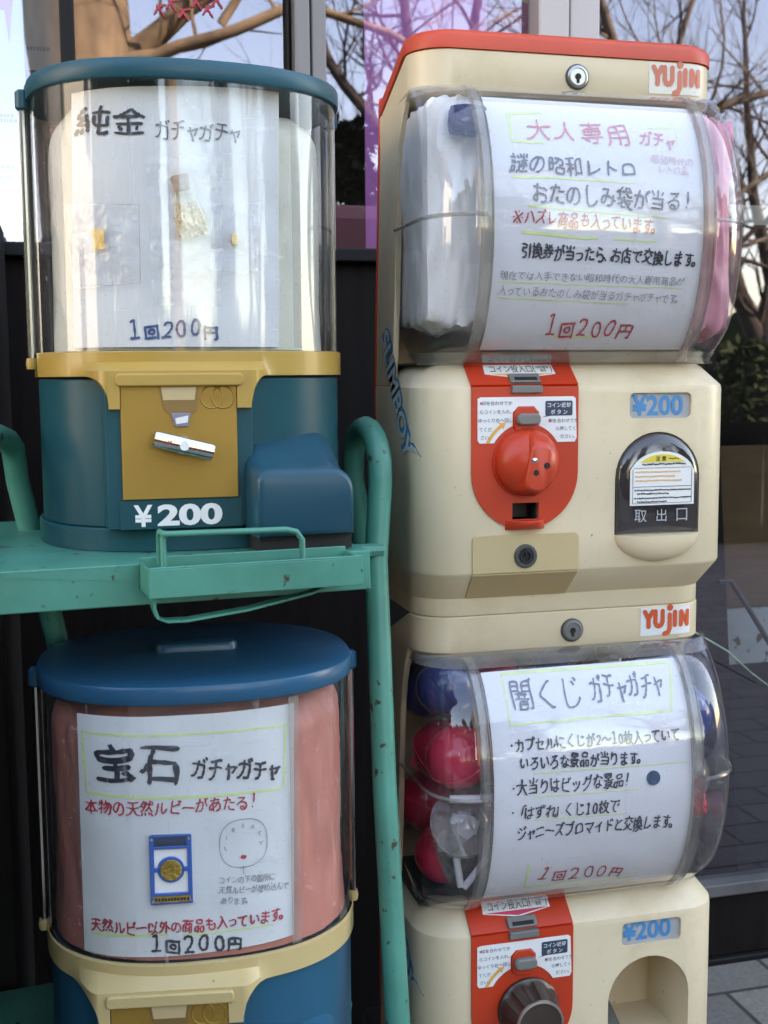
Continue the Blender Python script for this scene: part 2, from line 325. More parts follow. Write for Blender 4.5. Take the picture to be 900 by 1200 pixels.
def font_text(mb, body, fn, cx, cz, width=None, height=None, size=None, bold=0., rot=0., shear=0., d=.0006):
    """printed lettering, centred on (cx, cz)"""
    cu = bpy.data.curves.new('t', 'FONT'); cu.body = body; cu.size = 1; cu.offset = bold; cu.resolution_u = 4
    o = bpy.data.objects.new('t', cu); COL.objects.link(o)
    bpy.context.view_layer.update()
    dg = bpy.context.evaluated_depsgraph_get(); me = bpy.data.meshes.new_from_object(o.evaluated_get(dg))
    if len(me.vertices):
        xs = [v.co.x for v in me.vertices]; ys = [v.co.y for v in me.vertices]
        x0, x1, y0, y1 = min(xs), max(xs), min(ys), max(ys)
        sx = sy = size or 1
        if width: sx = width/(x1-x0); sy = sx
        if height: sy = height/(y1-y0); sx = sx if width else sy
        c, s_ = math.cos(R(rot)), math.sin(R(rot)); vs = []
        for v in me.vertices:
            u = (v.co.x-(x0+x1)/2)*sx; q = (v.co.y-(y0+y1)/2)*sy; u += shear*q
            vs.append(fn(cx+u*c-q*s_, cz+u*s_+q*c, d))
        mb.add(vs, [tuple(p.vertices) for p in me.polygons])
    bpy.data.objects.remove(o); bpy.data.curves.remove(cu); bpy.data.meshes.remove(me)
ADV = {'・': .62, '、': .5, '。': .55, '!': .6, 'ャ': .82, 'っ': .82, '「': .6, '」': .6, 'ー': .9}
def hand(mb, text, x0, z0, x1, z1, h, pen, fn, rng, small='', d=.0008, wob=1., gap=1.):
    adv = [ADV.get(c, .62 if c.isascii() else 1.) * (.8 if c in small else 1) for c in text]
    tot = sum(adv); dx, dz = x1-x0, z1-z0; Ln = math.hypot(dx, dz); ca, sa = dx/Ln, dz/Ln
    acc = 0
    for c, a in zip(text, adv):
        cell = a/tot*Ln; cx = (acc+a/2)/tot*Ln; acc += a
        sc = h*rng.uniform(.92, 1.1)*(.62 if c in small else 1)
        cw = min(sc*1.08, cell/min(a, 1.)*1.02)
        st = [[(s[i]/63*1.14-.07, s[i+1]/63*1.14-.25) for i in range(0, len(s), 2)] for s in STROKES[c]]
        xs = [p[0] for s in st for p in s]
        gx0 = (min(xs)+max(xs))/2 if c.isascii() else .5
        rot = R(rng.uniform(-4, 4)*wob); sh = rng.uniform(.0, .14); bz = rng.uniform(-.05, .05)*h*wob - (.15*h if c in small else 0)
        px, py = rng.uniform(0, 9), rng.uniform(0, 9)
        for s in st:
            q = []
            jx, jz = rng.uniform(-.025, .025), rng.uniform(-.025, .025)
            pts = s
            for it in range(2):
                if len(pts) > 2:
                    n2 = [pts[0]]
                    for a_, b_ in zip(pts[:-1], pts[1:]):
                        n2 += [(a_[0]*.75+b_[0]*.25, a_[1]*.75+b_[1]*.25), (a_[0]*.25+b_[0]*.75, a_[1]*.25+b_[1]*.75)]
                    pts = n2+[pts[-1]]
                elif len(pts) == 2 and it == 0 and pts[0] != pts[1]:
                    a_, b_ = pts; pts = [a_, (a_[0]*.5+b_[0]*.5+rng.uniform(-.02, .02), a_[1]*.5+b_[1]*.5+rng.uniform(-.02, .02)), b_]
            for gx, gy in pts:
                u = gx-gx0+jx+.03*wob*math.sin(gy*5+px); v = gy-.37+jz+.03*wob*math.sin(gx*5+py)
                if c.isascii(): v = gy-.36+jz
                u += sh*v
                u, v = u*math.cos(rot)-v*math.sin(rot), u*math.sin(rot)+v*math.cos(rot)
                u *= cw; v *= sc; v += bz
                X = cx+u
                q.append((x0+X*ca-v*sa, z0+X*sa+v*ca))
            mb.ribbon(q, pen*rng.uniform(.85, 1.15), fn, d)

STROKES = {
    '0': [[13, 48, 15, 49, 20, 49, 22, 48, 26, 41, 26, 27, 25, 22, 24, 19, 21, 16, 15, 16, 13, 17, 11, 20, 8, 25, 8, 37, 10, 43, 13, 48]],
    '2': [[6, 42, 8, 47, 13, 49, 20, 48, 22, 47, 23, 43, 24, 38, 22, 33, 19, 26, 14, 22, 13, 16], [7, 14, 12, 16, 27, 16]],
    '3': [[6, 15, 7, 15, 10, 17], [16, 33, 21, 33], [21, 33, 21, 36, 23, 38, 23, 40, 23, 44, 22, 47, 19, 49, 10, 49, 10, 48], [21, 33, 24, 27, 24, 22, 23, 19, 20, 16, 17, 16, 12, 16, 10, 17], [10, 17, 8, 20]],
    '4': [[22, 43, 17, 42, 11, 33, 10, 29], [25, 52, 24, 51, 22, 44, 23, 16], [5, 27, 10, 29, 27, 28]],
    '5': [[26, 51, 24, 49, 12, 49, 12, 34], [7, 19, 8, 17, 12, 16, 18, 16, 22, 17, 24, 22, 25, 26, 24, 30, 20, 34, 12, 34], [8, 31, 12, 34]],
    '6': [[11, 32, 22, 32, 24, 31, 26, 26, 26, 21, 24, 19, 22, 16, 18, 15, 13, 17, 11, 19, 9, 23, 9, 31, 11, 32], [11, 32, 12, 38, 14, 42, 20, 48, 25, 48]],
    '7': [[25, 48, 24, 43, 12, 16], [31, 51, 25, 48, 9, 48]],
    '8': [[23, 33, 13, 33], [23, 33, 24, 30, 26, 28, 26, 21, 24, 17, 17, 15, 11, 17, 8, 22, 9, 28, 13, 33], [23, 33, 25, 38, 26, 42, 25, 46, 21, 49, 15, 49, 10, 46, 9, 40, 10, 37, 13, 33]],
    '9': [[24, 33, 15, 32, 11, 34, 8, 38, 8, 43, 10, 46, 14, 49, 20, 49, 22, 48, 25, 45, 26, 41, 26, 37, 24, 33], [24, 33, 24, 28, 21, 22, 14, 16, 10, 17]],
    'B': [[11, 32, 23, 33, 27, 40, 27, 43, 26, 46, 22, 49, 11, 49, 11, 16, 22, 16, 28, 17, 30, 22, 30, 26, 29, 29, 24, 32, 23, 33]],
    'E': [[11, 32, 26, 32], [26, 49, 11, 48, 11, 16, 27, 16]],
    'I': [[13, 51, 11, 49, 11, 16]],
    'L': [[10, 49, 10, 16, 28, 16]],
    'R': [[36, 14, 32, 15, 25, 26, 23, 29, 22, 32], [11, 32, 22, 32], [22, 32, 23, 34, 24, 34, 26, 37, 26, 45, 24, 47, 21, 49, 11, 49, 11, 16]],
    'T': [[20, 16, 20, 48], [6, 49, 34, 49, 37, 51]],
    'Y': [[20, 36, 23, 38, 32, 50, 37, 51], [20, 36, 16, 39, 8, 50, 4, 51], [20, 36, 20, 16]],
    '¥': [[17, 33, 14, 40, 7, 52], [34, 53, 31, 52, 29, 50, 22, 37, 21, 33], [19, 33, 19, 16], [31, 24, 7, 24, 5, 23], [31, 32, 22, 32, 21, 33, 17, 33, 16, 32, 7, 32]],
    '、': [[19, 14, 10, 23, 6, 23]],
    '。': [[20, 23, 21, 22, 21, 18, 21, 15, 19, 13, 13, 12, 8, 14, 7, 17, 7, 21, 11, 25, 17, 25, 20, 23]],
    '「': [[55, 58, 41, 58, 41, 26]],
    '」': [[21, 43, 21, 11, 7, 11]],
    '〜': [[57, 37, 53, 36, 50, 32, 46, 30, 38, 30, 34, 32, 27, 38, 20, 40, 14, 38, 10, 34, 10, 33, 6, 32]],
    'あ': [[12, 47, 13, 49, 26, 48], [26, 49, 46, 50], [26, 49, 26, 56], [26, 49, 26, 48], [39, 39, 38, 34, 34, 27, 31, 23, 27, 22], [27, 19, 23, 18, 19, 16, 15, 16, 13, 17, 12, 20, 12, 24, 14, 29, 20, 35, 25, 36], [37, 13, 40, 14, 45, 16, 50, 21, 51, 26, 50, 33, 47, 37, 41, 39, 34, 40, 25, 38], [26, 13, 28, 15, 27, 22, 25, 25, 25, 36, 26, 48], [44, 44, 41, 42, 41, 39]],
    'い': [[42, 49, 45, 47, 48, 41, 52, 25], [13, 49, 14, 30, 17, 20, 20, 16, 26, 16, 30, 22, 30, 28]],
    'お': [[24, 33, 32, 34, 41, 34, 47, 32, 48, 30, 49, 26, 49, 22, 46, 17, 38, 14, 33, 15], [24, 46, 35, 47, 38, 46], [13, 46, 23, 45], [23, 31, 19, 30, 13, 24, 12, 19, 13, 17, 15, 16, 19, 14, 22, 14, 23, 16, 23, 31], [41, 48, 44, 49, 53, 43], [24, 56, 23, 31]],
    'が': [[24, 55, 23, 43], [52, 58, 55, 54], [12, 14, 17, 26, 21, 36, 22, 42], [22, 42, 23, 43], [22, 42, 16, 43, 10, 42], [48, 50, 46, 49, 46, 48], [48, 50, 48, 49, 46, 48], [48, 50, 48, 53, 47, 56, 45, 56], [23, 43, 34, 43, 36, 42, 38, 38, 38, 32, 37, 22, 34, 16, 32, 14, 24, 14, 22, 12], [46, 48, 46, 46, 50, 39, 53, 32]],
    'き': [[35, 57, 33, 55, 33, 49], [35, 27, 42, 26, 42, 31, 40, 33, 39, 38], [37, 38, 35, 49], [42, 13, 27, 13, 19, 15, 16, 19, 16, 25, 19, 28], [46, 51, 33, 49, 15, 49, 14, 48], [51, 38, 49, 40, 41, 39, 39, 38, 14, 38]],
    'く': [[44, 14, 39, 14, 29, 24, 28, 24, 25, 28, 24, 28, 19, 32, 19, 34, 20, 38, 38, 54, 43, 54]],
    'し': [[50, 23, 45, 17, 36, 13, 25, 13, 23, 14, 21, 16, 19, 20, 19, 53, 23, 56]],
    'じ': [[49, 25, 49, 21, 41, 15, 34, 13, 25, 13, 22, 14, 19, 17, 18, 23, 19, 54, 17, 55], [46, 48, 44, 51, 41, 53], [40, 44, 37, 49, 34, 50]],
    'す': [[33, 23, 33, 22, 32, 23, 33, 23], [36, 48, 36, 55], [11, 48, 53, 48], [36, 39, 27, 39, 24, 37, 23, 34, 23, 29, 25, 25, 29, 24, 33, 24, 33, 23, 34, 23], [19, 14, 23, 13, 28, 14, 32, 17, 34, 20, 34, 24, 35, 24, 37, 28, 37, 34, 35, 40, 35, 48]],
    'ず': [[7, 49, 10, 47, 34, 47], [52, 54, 51, 56, 49, 57], [33, 55, 34, 54, 34, 48], [46, 48, 46, 53, 44, 56, 42, 56], [34, 47, 34, 48], [34, 24, 26, 24, 24, 25, 21, 28, 21, 34, 24, 38, 26, 39, 34, 38], [51, 47, 34, 48], [19, 13, 23, 13, 30, 16, 33, 20, 34, 24, 35, 26, 35, 33, 34, 38, 34, 47]],
    'た': [[24, 47, 24, 55], [24, 47, 23, 46], [35, 38, 50, 38, 53, 40], [54, 13, 53, 13, 52, 15, 40, 14, 33, 17, 32, 20, 32, 24, 34, 26], [10, 44, 11, 46, 23, 46], [14, 14, 21, 34, 23, 46], [24, 47, 35, 48, 36, 46, 37, 46]],
    'っ': [[25, 15, 27, 14, 31, 15, 42, 19, 46, 22, 47, 24, 48, 26, 48, 32, 44, 38, 41, 39, 32, 39, 16, 34]],
    'て': [[51, 51, 43, 51, 37, 50, 30, 50, 15, 48, 11, 48, 8, 50], [35, 50, 34, 46, 31, 43, 28, 38, 27, 35, 27, 26, 29, 22, 32, 19, 37, 16, 44, 14, 48, 16]],
    'で': [[50, 43, 52, 38], [35, 50, 34, 47, 30, 42, 28, 37, 26, 34, 26, 26, 29, 22, 32, 18, 39, 15, 44, 14], [44, 40, 46, 35], [52, 49, 50, 51, 48, 51, 38, 50, 28, 50, 10, 48, 7, 50]],
    'と': [[51, 13, 49, 13, 47, 15, 40, 14, 26, 14, 21, 16, 17, 20, 17, 27, 19, 31, 25, 36, 26, 38], [20, 53, 26, 38], [49, 46, 44, 47, 31, 39, 26, 38]],
    'な': [[29, 57, 25, 55, 24, 47], [23, 46, 21, 38, 13, 24], [43, 47, 51, 42, 54, 43], [40, 25, 29, 25, 25, 23, 24, 21, 24, 17, 25, 14, 30, 13, 34, 13, 39, 15, 40, 19, 39, 38], [40, 23, 44, 22, 50, 19, 54, 19], [9, 44, 11, 46, 23, 46, 24, 47, 33, 48, 35, 51]],
    'に': [[52, 46, 50, 48, 31, 48, 28, 46], [19, 28, 17, 23, 14, 22], [15, 53, 13, 40, 13, 22, 14, 22, 14, 15], [29, 25, 29, 20, 31, 17, 36, 16, 51, 17, 52, 15, 54, 15]],
    'の': [[32, 50, 32, 46, 30, 36, 24, 22, 21, 19, 19, 19, 15, 20, 13, 22, 11, 25, 11, 28, 11, 34, 13, 40, 15, 43, 22, 49, 25, 50, 32, 50], [32, 50, 40, 50, 44, 48, 48, 44, 51, 36, 51, 30, 49, 23, 45, 19, 35, 14, 33, 14, 31, 16]],
    'は': [[14, 53, 12, 40, 12, 24, 14, 23], [14, 24, 15, 24], [14, 24, 14, 25, 15, 25, 15, 24], [25, 41, 28, 44, 42, 43], [42, 44, 52, 45], [43, 23, 48, 23, 51, 21], [15, 24, 17, 24, 18, 28], [43, 26, 32, 26, 28, 24, 26, 21, 26, 17, 29, 15, 33, 14, 39, 14, 42, 17, 42, 54], [14, 15, 14, 24]],
    'ま': [[14, 35, 15, 37, 33, 37], [49, 38, 33, 37], [48, 17, 39, 23, 33, 24], [14, 47, 16, 49, 23, 48, 48, 49], [33, 25, 22, 25, 18, 24, 16, 21, 16, 17, 17, 15, 21, 13, 30, 13, 32, 15, 33, 18, 33, 55, 35, 57]],
    'み': [[29, 36, 29, 41, 33, 48, 33, 52], [33, 52, 19, 52, 16, 50], [47, 29, 51, 28, 52, 26, 55, 28], [47, 32, 29, 36, 21, 35, 16, 34, 12, 30, 10, 25, 10, 21, 13, 18, 17, 18, 21, 21, 25, 31, 26, 35], [30, 13, 35, 13, 41, 17, 43, 20, 46, 25, 46, 28, 47, 29, 47, 32, 48, 33, 48, 39]],
    'め': [[27, 28, 30, 29, 32, 33, 35, 42, 35, 46], [27, 28, 27, 24], [41, 56, 37, 53, 37, 47], [29, 23, 27, 24], [20, 40, 16, 39, 13, 35, 11, 29, 11, 22, 12, 20, 14, 17, 18, 17, 22, 20, 27, 24], [27, 28, 24, 30, 20, 40, 20, 43, 19, 43, 17, 49, 17, 51, 19, 53], [33, 14, 39, 14, 44, 16, 49, 21, 51, 29, 51, 33, 50, 39, 45, 44, 37, 47, 31, 47, 20, 43]],
    'も': [[24, 46, 25, 55], [23, 32, 24, 46], [41, 36, 45, 35, 48, 32, 49, 27, 49, 22, 48, 19, 45, 16, 38, 13, 30, 13, 26, 15, 24, 17, 22, 20, 22, 32], [10, 34, 11, 33, 17, 32, 35, 32, 38, 30], [11, 46, 13, 47, 21, 46, 36, 46, 37, 44, 38, 44]],
    'ら': [[23, 56, 24, 54, 41, 51, 42, 50], [23, 14, 32, 13, 37, 14, 43, 17, 47, 21, 48, 24, 47, 31, 45, 34, 42, 35, 32, 36, 26, 34, 22, 31, 17, 30], [17, 44, 18, 42, 17, 38, 16, 27]],
    'り': [[19, 42, 22, 43, 25, 48, 28, 50, 32, 52, 38, 52, 42, 49, 45, 39, 45, 32, 44, 27, 41, 22, 35, 16, 24, 13], [22, 57, 19, 55, 18, 48, 19, 40, 17, 37, 17, 29]],
    'る': [[38, 15, 36, 21, 32, 24, 26, 24, 24, 23, 22, 21, 23, 16, 26, 14, 37, 13, 38, 15], [39, 52, 38, 48, 28, 41, 27, 37], [17, 51, 19, 52, 25, 52, 44, 52], [38, 15, 43, 15, 46, 18, 48, 21, 48, 31, 43, 35, 37, 37, 25, 37, 20, 34, 13, 28, 11, 28]],
    'れ': [[57, 22, 55, 18, 52, 16, 46, 16, 44, 17, 43, 26, 45, 36, 45, 44, 43, 47, 37, 47, 32, 45, 25, 40, 21, 39], [8, 42, 10, 45, 21, 46], [16, 30, 16, 29, 20, 29], [10, 20, 10, 22, 16, 30, 16, 31, 20, 33], [25, 57, 22, 55, 22, 46, 21, 44, 21, 14]],
    'ろ': [[27, 37, 29, 41, 38, 49, 39, 51], [17, 53, 19, 51, 33, 52, 38, 52, 39, 51, 46, 51], [22, 15, 24, 13, 33, 13, 41, 15, 44, 17, 47, 21, 48, 28, 47, 32, 44, 35, 37, 37, 26, 37, 21, 34, 13, 27, 9, 27]],
    'ん': [[52, 28, 52, 23, 48, 16, 43, 14, 38, 14, 35, 16, 34, 18, 34, 32, 31, 34, 21, 34], [34, 55, 32, 53, 30, 53, 22, 38, 21, 34, 18, 30, 15, 24, 11, 14, 10, 14, 8, 13]],
    'ア': [[35, 37, 40, 37, 43, 39, 49, 46, 50, 51, 13, 51, 10, 48], [14, 15, 18, 14, 22, 16, 26, 21, 30, 32, 30, 41]],
    'イ': [[33, 40, 34, 15], [44, 50, 37, 43, 35, 43, 33, 40, 29, 39, 21, 35, 11, 32]],
    'カ': [[29, 45, 29, 54], [28, 44, 26, 33, 23, 24, 20, 21, 14, 15, 10, 15], [34, 15, 43, 15, 46, 17, 48, 30, 48, 43, 47, 44, 13, 45, 11, 43]],
    'ガ': [[42, 55, 44, 55, 47, 50, 49, 49], [48, 58, 51, 57, 53, 53], [28, 44, 28, 53], [8, 15, 13, 15, 19, 20, 22, 24, 26, 34, 27, 44], [31, 13, 33, 15, 42, 15, 44, 16, 47, 30, 47, 43, 46, 44, 11, 44, 9, 41]],
    'グ': [[49, 58, 51, 58, 53, 55], [25, 47, 45, 46], [25, 47, 26, 53, 31, 55], [25, 47, 23, 46, 21, 42, 14, 35, 11, 33, 6, 34], [14, 13, 18, 13, 25, 16, 35, 24, 43, 36, 46, 46], [50, 47, 46, 46], [46, 46, 45, 46], [46, 56, 48, 52, 48, 50, 45, 46]],
    'コ': [[13, 47, 15, 49, 48, 49, 48, 18], [12, 15, 15, 19, 48, 18]],
    'ジ': [[40, 53, 43, 52, 46, 47], [12, 40, 20, 35, 22, 36], [51, 40, 50, 37, 48, 34, 36, 23, 26, 17, 16, 14, 14, 15], [32, 48, 28, 48, 21, 52, 16, 52], [53, 50, 50, 56, 47, 56]],
    'ス': [[35, 30, 37, 30, 49, 16, 54, 15], [35, 30, 36, 34, 39, 38, 42, 44, 43, 48, 42, 50, 16, 50, 13, 47], [35, 30, 32, 30, 26, 23, 20, 19, 14, 15, 12, 16]],
    'ズ': [[48, 59, 51, 59, 53, 54, 56, 53], [42, 48, 41, 49, 15, 49, 13, 47], [42, 48, 41, 43, 39, 38, 34, 33, 34, 29], [46, 51, 46, 50, 45, 50], [48, 15, 45, 19, 35, 29, 34, 29], [11, 15, 12, 14, 17, 17, 25, 23, 31, 29, 34, 29], [47, 52, 46, 56, 42, 57], [42, 48, 45, 49, 45, 51, 47, 52]],
    'セ': [[40, 30, 46, 38, 48, 44, 41, 44, 28, 41, 23, 41], [10, 38, 23, 40], [50, 13, 48, 15, 26, 15, 23, 17, 23, 53]],
    'チ': [[32, 50, 32, 37], [15, 14, 21, 14, 28, 20, 31, 29, 32, 36], [11, 37, 32, 36], [52, 37, 32, 37], [48, 52, 46, 53, 42, 53, 34, 51, 32, 50, 22, 50, 16, 50, 14, 51]],
    'ッ': [[20, 32, 16, 39], [49, 41, 47, 41, 46, 34, 42, 27, 34, 17, 24, 12, 20, 13], [31, 45, 29, 42, 32, 35]],
    'ト': [[24, 39, 30, 38, 47, 31, 50, 33], [24, 53, 24, 15]],
    'ド': [[49, 32, 44, 31, 29, 37, 23, 38], [42, 46, 40, 51], [52, 48, 49, 49, 47, 53, 43, 55], [23, 13, 23, 52]],
    'ニ': [[8, 16, 11, 20, 40, 20, 50, 19], [13, 44, 16, 47, 42, 47, 46, 47, 47, 44, 49, 44]],
    'ノ': [[44, 52, 44, 51, 40, 40, 33, 29, 28, 23, 20, 17, 16, 16, 14, 16]],
    'ハ': [[53, 16, 52, 17, 51, 19, 46, 33, 39, 49, 35, 51], [10, 16, 12, 17, 17, 28, 21, 36, 23, 48]],
    'ビ': [[46, 50, 44, 54, 41, 56], [46, 50, 44, 47, 43, 43], [47, 58, 50, 57, 51, 53], [49, 13, 47, 15, 31, 14, 21, 15, 17, 17, 16, 52, 20, 55], [47, 42, 42, 43, 28, 38, 20, 36, 16, 36]],
    'ブ': [[47, 49, 13, 49, 10, 47], [51, 59, 52, 58, 55, 55], [16, 16, 22, 15, 27, 17, 34, 22, 41, 30, 46, 42, 47, 49, 47, 53, 46, 56, 45, 57, 42, 58]],
    'プ': [[47, 49, 47, 44, 44, 36, 38, 26, 34, 22, 27, 17, 22, 15, 16, 16], [47, 49, 47, 56, 49, 58, 51, 58, 53, 58, 56, 56, 56, 50, 55, 49, 49, 48, 46, 49, 13, 49, 10, 47]],
    'ボ': [[51, 57, 53, 52, 55, 52], [44, 33, 50, 23, 53, 21], [10, 21, 14, 26, 18, 33, 21, 34], [49, 50, 47, 51, 46, 54, 43, 56], [50, 43, 50, 44, 11, 44, 8, 42], [21, 16, 22, 14, 30, 14, 31, 15, 31, 53]],
    'マ': [[50, 48, 49, 44, 43, 36, 32, 25], [32, 25, 29, 26, 20, 33], [32, 25, 32, 22, 39, 15, 41, 14], [55, 48, 50, 48, 49, 49, 12, 49, 9, 46]],
    'ム': [[19, 19, 19, 23, 23, 34, 24, 40, 25, 41, 28, 52], [48, 21, 29, 19, 18, 19, 17, 17, 10, 17], [55, 14, 51, 15, 51, 17, 49, 21, 47, 22, 47, 25, 45, 29, 42, 33, 41, 33]],
    'モ': [[50, 15, 34, 15, 29, 17, 28, 19, 28, 50], [13, 48, 16, 51, 47, 51, 49, 48], [54, 32, 51, 35, 12, 35, 10, 32]],
    'ャ': [[25, 35, 23, 44], [32, 13, 26, 32, 26, 35], [32, 13, 30, 13], [32, 13, 34, 11], [30, 13, 30, 13, 29, 12, 30, 13], [40, 26, 46, 34, 47, 39], [51, 40, 49, 39, 43, 39, 34, 37, 28, 36, 25, 34, 15, 33]],
    'リ': [[18, 31, 18, 52], [44, 52, 43, 31, 42, 26, 41, 23, 36, 18, 29, 14, 25, 15]],
    'ル': [[21, 52, 21, 38, 19, 28, 16, 21, 13, 17, 11, 15], [53, 33, 53, 29, 47, 22, 40, 17, 35, 17, 35, 52]],
    'レ': [[18, 52, 19, 17, 20, 16, 25, 17, 38, 23, 49, 31, 51, 34]],
    'ロ': [[14, 19, 49, 19], [14, 19, 14, 49, 49, 49, 49, 19]],
    'ン': [[26, 43, 17, 51], [12, 17, 15, 15, 21, 16, 27, 19, 37, 24, 42, 28, 50, 38, 52, 40, 52, 44]],
    '・': [[31, 34, 31, 34]],
    'ー': [[8, 32, 12, 35, 50, 35, 53, 32]],
    '下': [[50, 31, 34, 40, 30, 40], [30, 11, 30, 53], [8, 53, 54, 53]],
    '交': [[51, 36, 42, 43, 39, 44], [30, 22, 32, 22], [30, 22, 25, 28, 22, 34], [30, 22, 28, 19, 18, 14, 11, 12, 6, 12], [57, 13, 55, 12, 51, 12, 43, 14, 34, 20, 32, 22], [10, 35, 14, 37, 22, 44, 26, 45], [32, 50, 32, 55, 30, 58], [32, 22, 37, 28, 41, 34, 40, 35], [53, 50, 9, 50]],
    '人': [[6, 13, 11, 13, 20, 20, 26, 30, 29, 40, 31, 42], [31, 57, 31, 43, 31, 41, 34, 39, 34, 36, 38, 28, 43, 20, 50, 14, 53, 12]],
    '代': [[42, 57, 47, 56, 52, 50], [7, 37, 10, 38, 12, 41, 16, 42], [55, 43, 37, 41], [23, 39, 29, 40, 37, 40], [54, 23, 55, 21, 55, 15, 53, 13, 51, 12, 47, 13, 42, 20, 38, 32, 37, 44, 36, 57, 38, 59], [16, 11, 16, 44, 17, 48, 21, 53, 22, 57]],
    '以': [[29, 25, 20, 21, 15, 21], [24, 53, 28, 52, 33, 43, 36, 42], [15, 53, 15, 21], [15, 21, 12, 18], [42, 24, 44, 23, 52, 15, 52, 14], [24, 12, 27, 12, 32, 14, 38, 20, 40, 24, 42, 24, 46, 40, 48, 56, 50, 58]],
    '入': [[23, 56, 30, 49, 31, 43], [55, 11, 54, 13, 51, 15, 44, 23, 34, 41, 31, 43], [31, 43, 30, 42, 26, 30, 21, 22, 14, 15, 10, 12, 8, 13]],
    '円': [[11, 54, 8, 56], [31, 34, 31, 54], [11, 54, 11, 11, 9, 9], [11, 54, 52, 54], [52, 54, 52, 13, 49, 11, 43, 12], [11, 33, 52, 33]],
    '券': [[42, 49, 42, 53, 46, 57], [40, 38, 41, 34, 44, 32, 44, 30], [30, 49, 32, 57], [55, 28, 53, 27, 48, 30, 44, 30], [9, 12, 13, 12, 20, 15, 25, 22, 26, 28], [28, 48, 26, 40], [21, 38, 20, 34, 17, 33, 16, 30], [44, 30, 43, 27, 43, 17, 41, 13, 40, 12, 31, 12], [9, 28, 14, 30, 17, 30, 17, 29, 25, 28, 44, 28], [13, 48, 50, 48], [54, 39, 40, 38, 27, 39, 26, 40, 21, 38, 9, 39], [15, 57, 19, 56, 21, 53, 21, 48]],
    '和': [[19, 41, 29, 41], [19, 41, 19, 55], [19, 41, 19, 41], [8, 41, 19, 41], [35, 18, 51, 18], [51, 52, 35, 52, 35, 13, 33, 12], [51, 52, 51, 14], [19, 41, 19, 35], [19, 35, 19, 11], [31, 56, 25, 57, 19, 55, 8, 53], [28, 28, 23, 34, 19, 35], [19, 35, 15, 33, 12, 26, 8, 21]],
    '品': [[44, 55, 18, 56, 19, 41, 44, 41, 44, 55], [52, 14, 52, 31], [52, 14, 36, 14], [25, 14, 10, 14], [52, 31, 35, 31, 36, 14], [25, 31, 25, 12, 27, 10, 28, 10], [10, 14, 10, 31, 25, 31, 28, 33, 29, 33]],
    '商': [[41, 47, 39, 44, 39, 41], [37, 41, 38, 35, 43, 32, 44, 30, 50, 30], [23, 52, 23, 49, 22, 48, 23, 46, 22, 41], [31, 58, 32, 53], [40, 27, 23, 27], [40, 27, 40, 17, 23, 17], [23, 27, 20, 30], [29, 37, 26, 36, 21, 32, 20, 30], [40, 12, 42, 11, 49, 11, 50, 12, 50, 40], [54, 52, 8, 52, 7, 51], [50, 40, 39, 41, 12, 41, 12, 11], [23, 27, 23, 15, 21, 13]],
    '回': [[8, 58, 10, 56], [10, 14, 52, 14], [10, 14, 10, 56], [40, 43, 22, 43, 23, 27, 40, 26, 40, 43], [55, 9, 52, 11, 52, 56], [10, 56, 52, 56, 54, 58, 55, 58]],
    '在': [[8, 29, 12, 32, 15, 33], [25, 50, 26, 57, 30, 59], [39, 13, 39, 42], [51, 32, 26, 32], [53, 12, 24, 12], [54, 49, 9, 49], [22, 49, 22, 44, 16, 37, 15, 34, 16, 11]],
    '埋': [[28, 34, 28, 55, 52, 55], [28, 45, 52, 45], [39, 34, 39, 55], [17, 59, 15, 57, 15, 25], [40, 13, 40, 34], [21, 44, 8, 44], [52, 55, 52, 34, 28, 34], [55, 13, 23, 13], [5, 23, 10, 22, 12, 23, 15, 24, 15, 25, 21, 26, 25, 26, 26, 24, 53, 24]],
    '外': [[39, 41, 44, 40, 53, 31, 58, 31], [9, 13, 13, 14, 20, 21, 23, 26, 23, 31], [17, 50, 17, 55, 18, 57], [17, 50, 15, 49, 11, 37], [17, 50, 30, 49], [11, 37, 12, 35, 16, 35, 23, 31], [33, 51, 30, 49], [30, 49, 26, 34, 25, 32, 23, 31], [39, 58, 39, 11]],
    '大': [[31, 39, 29, 37, 27, 30, 21, 21, 12, 13, 6, 13], [6, 40, 8, 42, 30, 42], [30, 42, 31, 58], [54, 42, 33, 42, 31, 40], [53, 13, 52, 12, 48, 15, 41, 22, 37, 29, 34, 37, 31, 39, 30, 42]],
    '天': [[31, 35, 32, 37, 53, 37], [31, 37, 9, 37], [31, 34, 33, 32, 38, 23, 43, 17, 51, 13, 56, 12], [51, 53, 11, 53], [6, 13, 11, 12, 15, 15, 21, 19, 26, 25, 29, 32, 31, 34, 31, 53]],
    '宝': [[46, 13, 46, 18, 41, 23, 37, 23], [32, 51, 30, 58, 28, 59], [8, 13, 53, 13], [31, 13, 31, 40], [47, 28, 16, 28], [52, 51, 52, 43, 49, 40, 13, 40, 11, 42, 10, 51, 52, 51]],
    '封': [[41, 27, 37, 35], [19, 16, 19, 28], [19, 28, 19, 34], [32, 43, 33, 45, 55, 45, 57, 47], [10, 51, 28, 51], [49, 57, 49, 13, 48, 12, 41, 11], [29, 39, 8, 39], [19, 58, 19, 39], [29, 28, 9, 28, 7, 26], [30, 17, 7, 14]],
    '専': [[24, 14, 19, 19], [31, 53, 9, 53], [14, 19, 19, 19], [19, 19, 19, 24], [56, 55, 54, 53, 31, 54], [49, 39, 14, 39], [14, 32, 14, 47, 49, 46], [7, 24, 55, 24], [41, 31, 41, 12, 39, 11, 32, 11, 31, 12, 30, 12], [31, 58, 31, 32], [14, 32, 48, 31, 49, 32, 49, 46]],
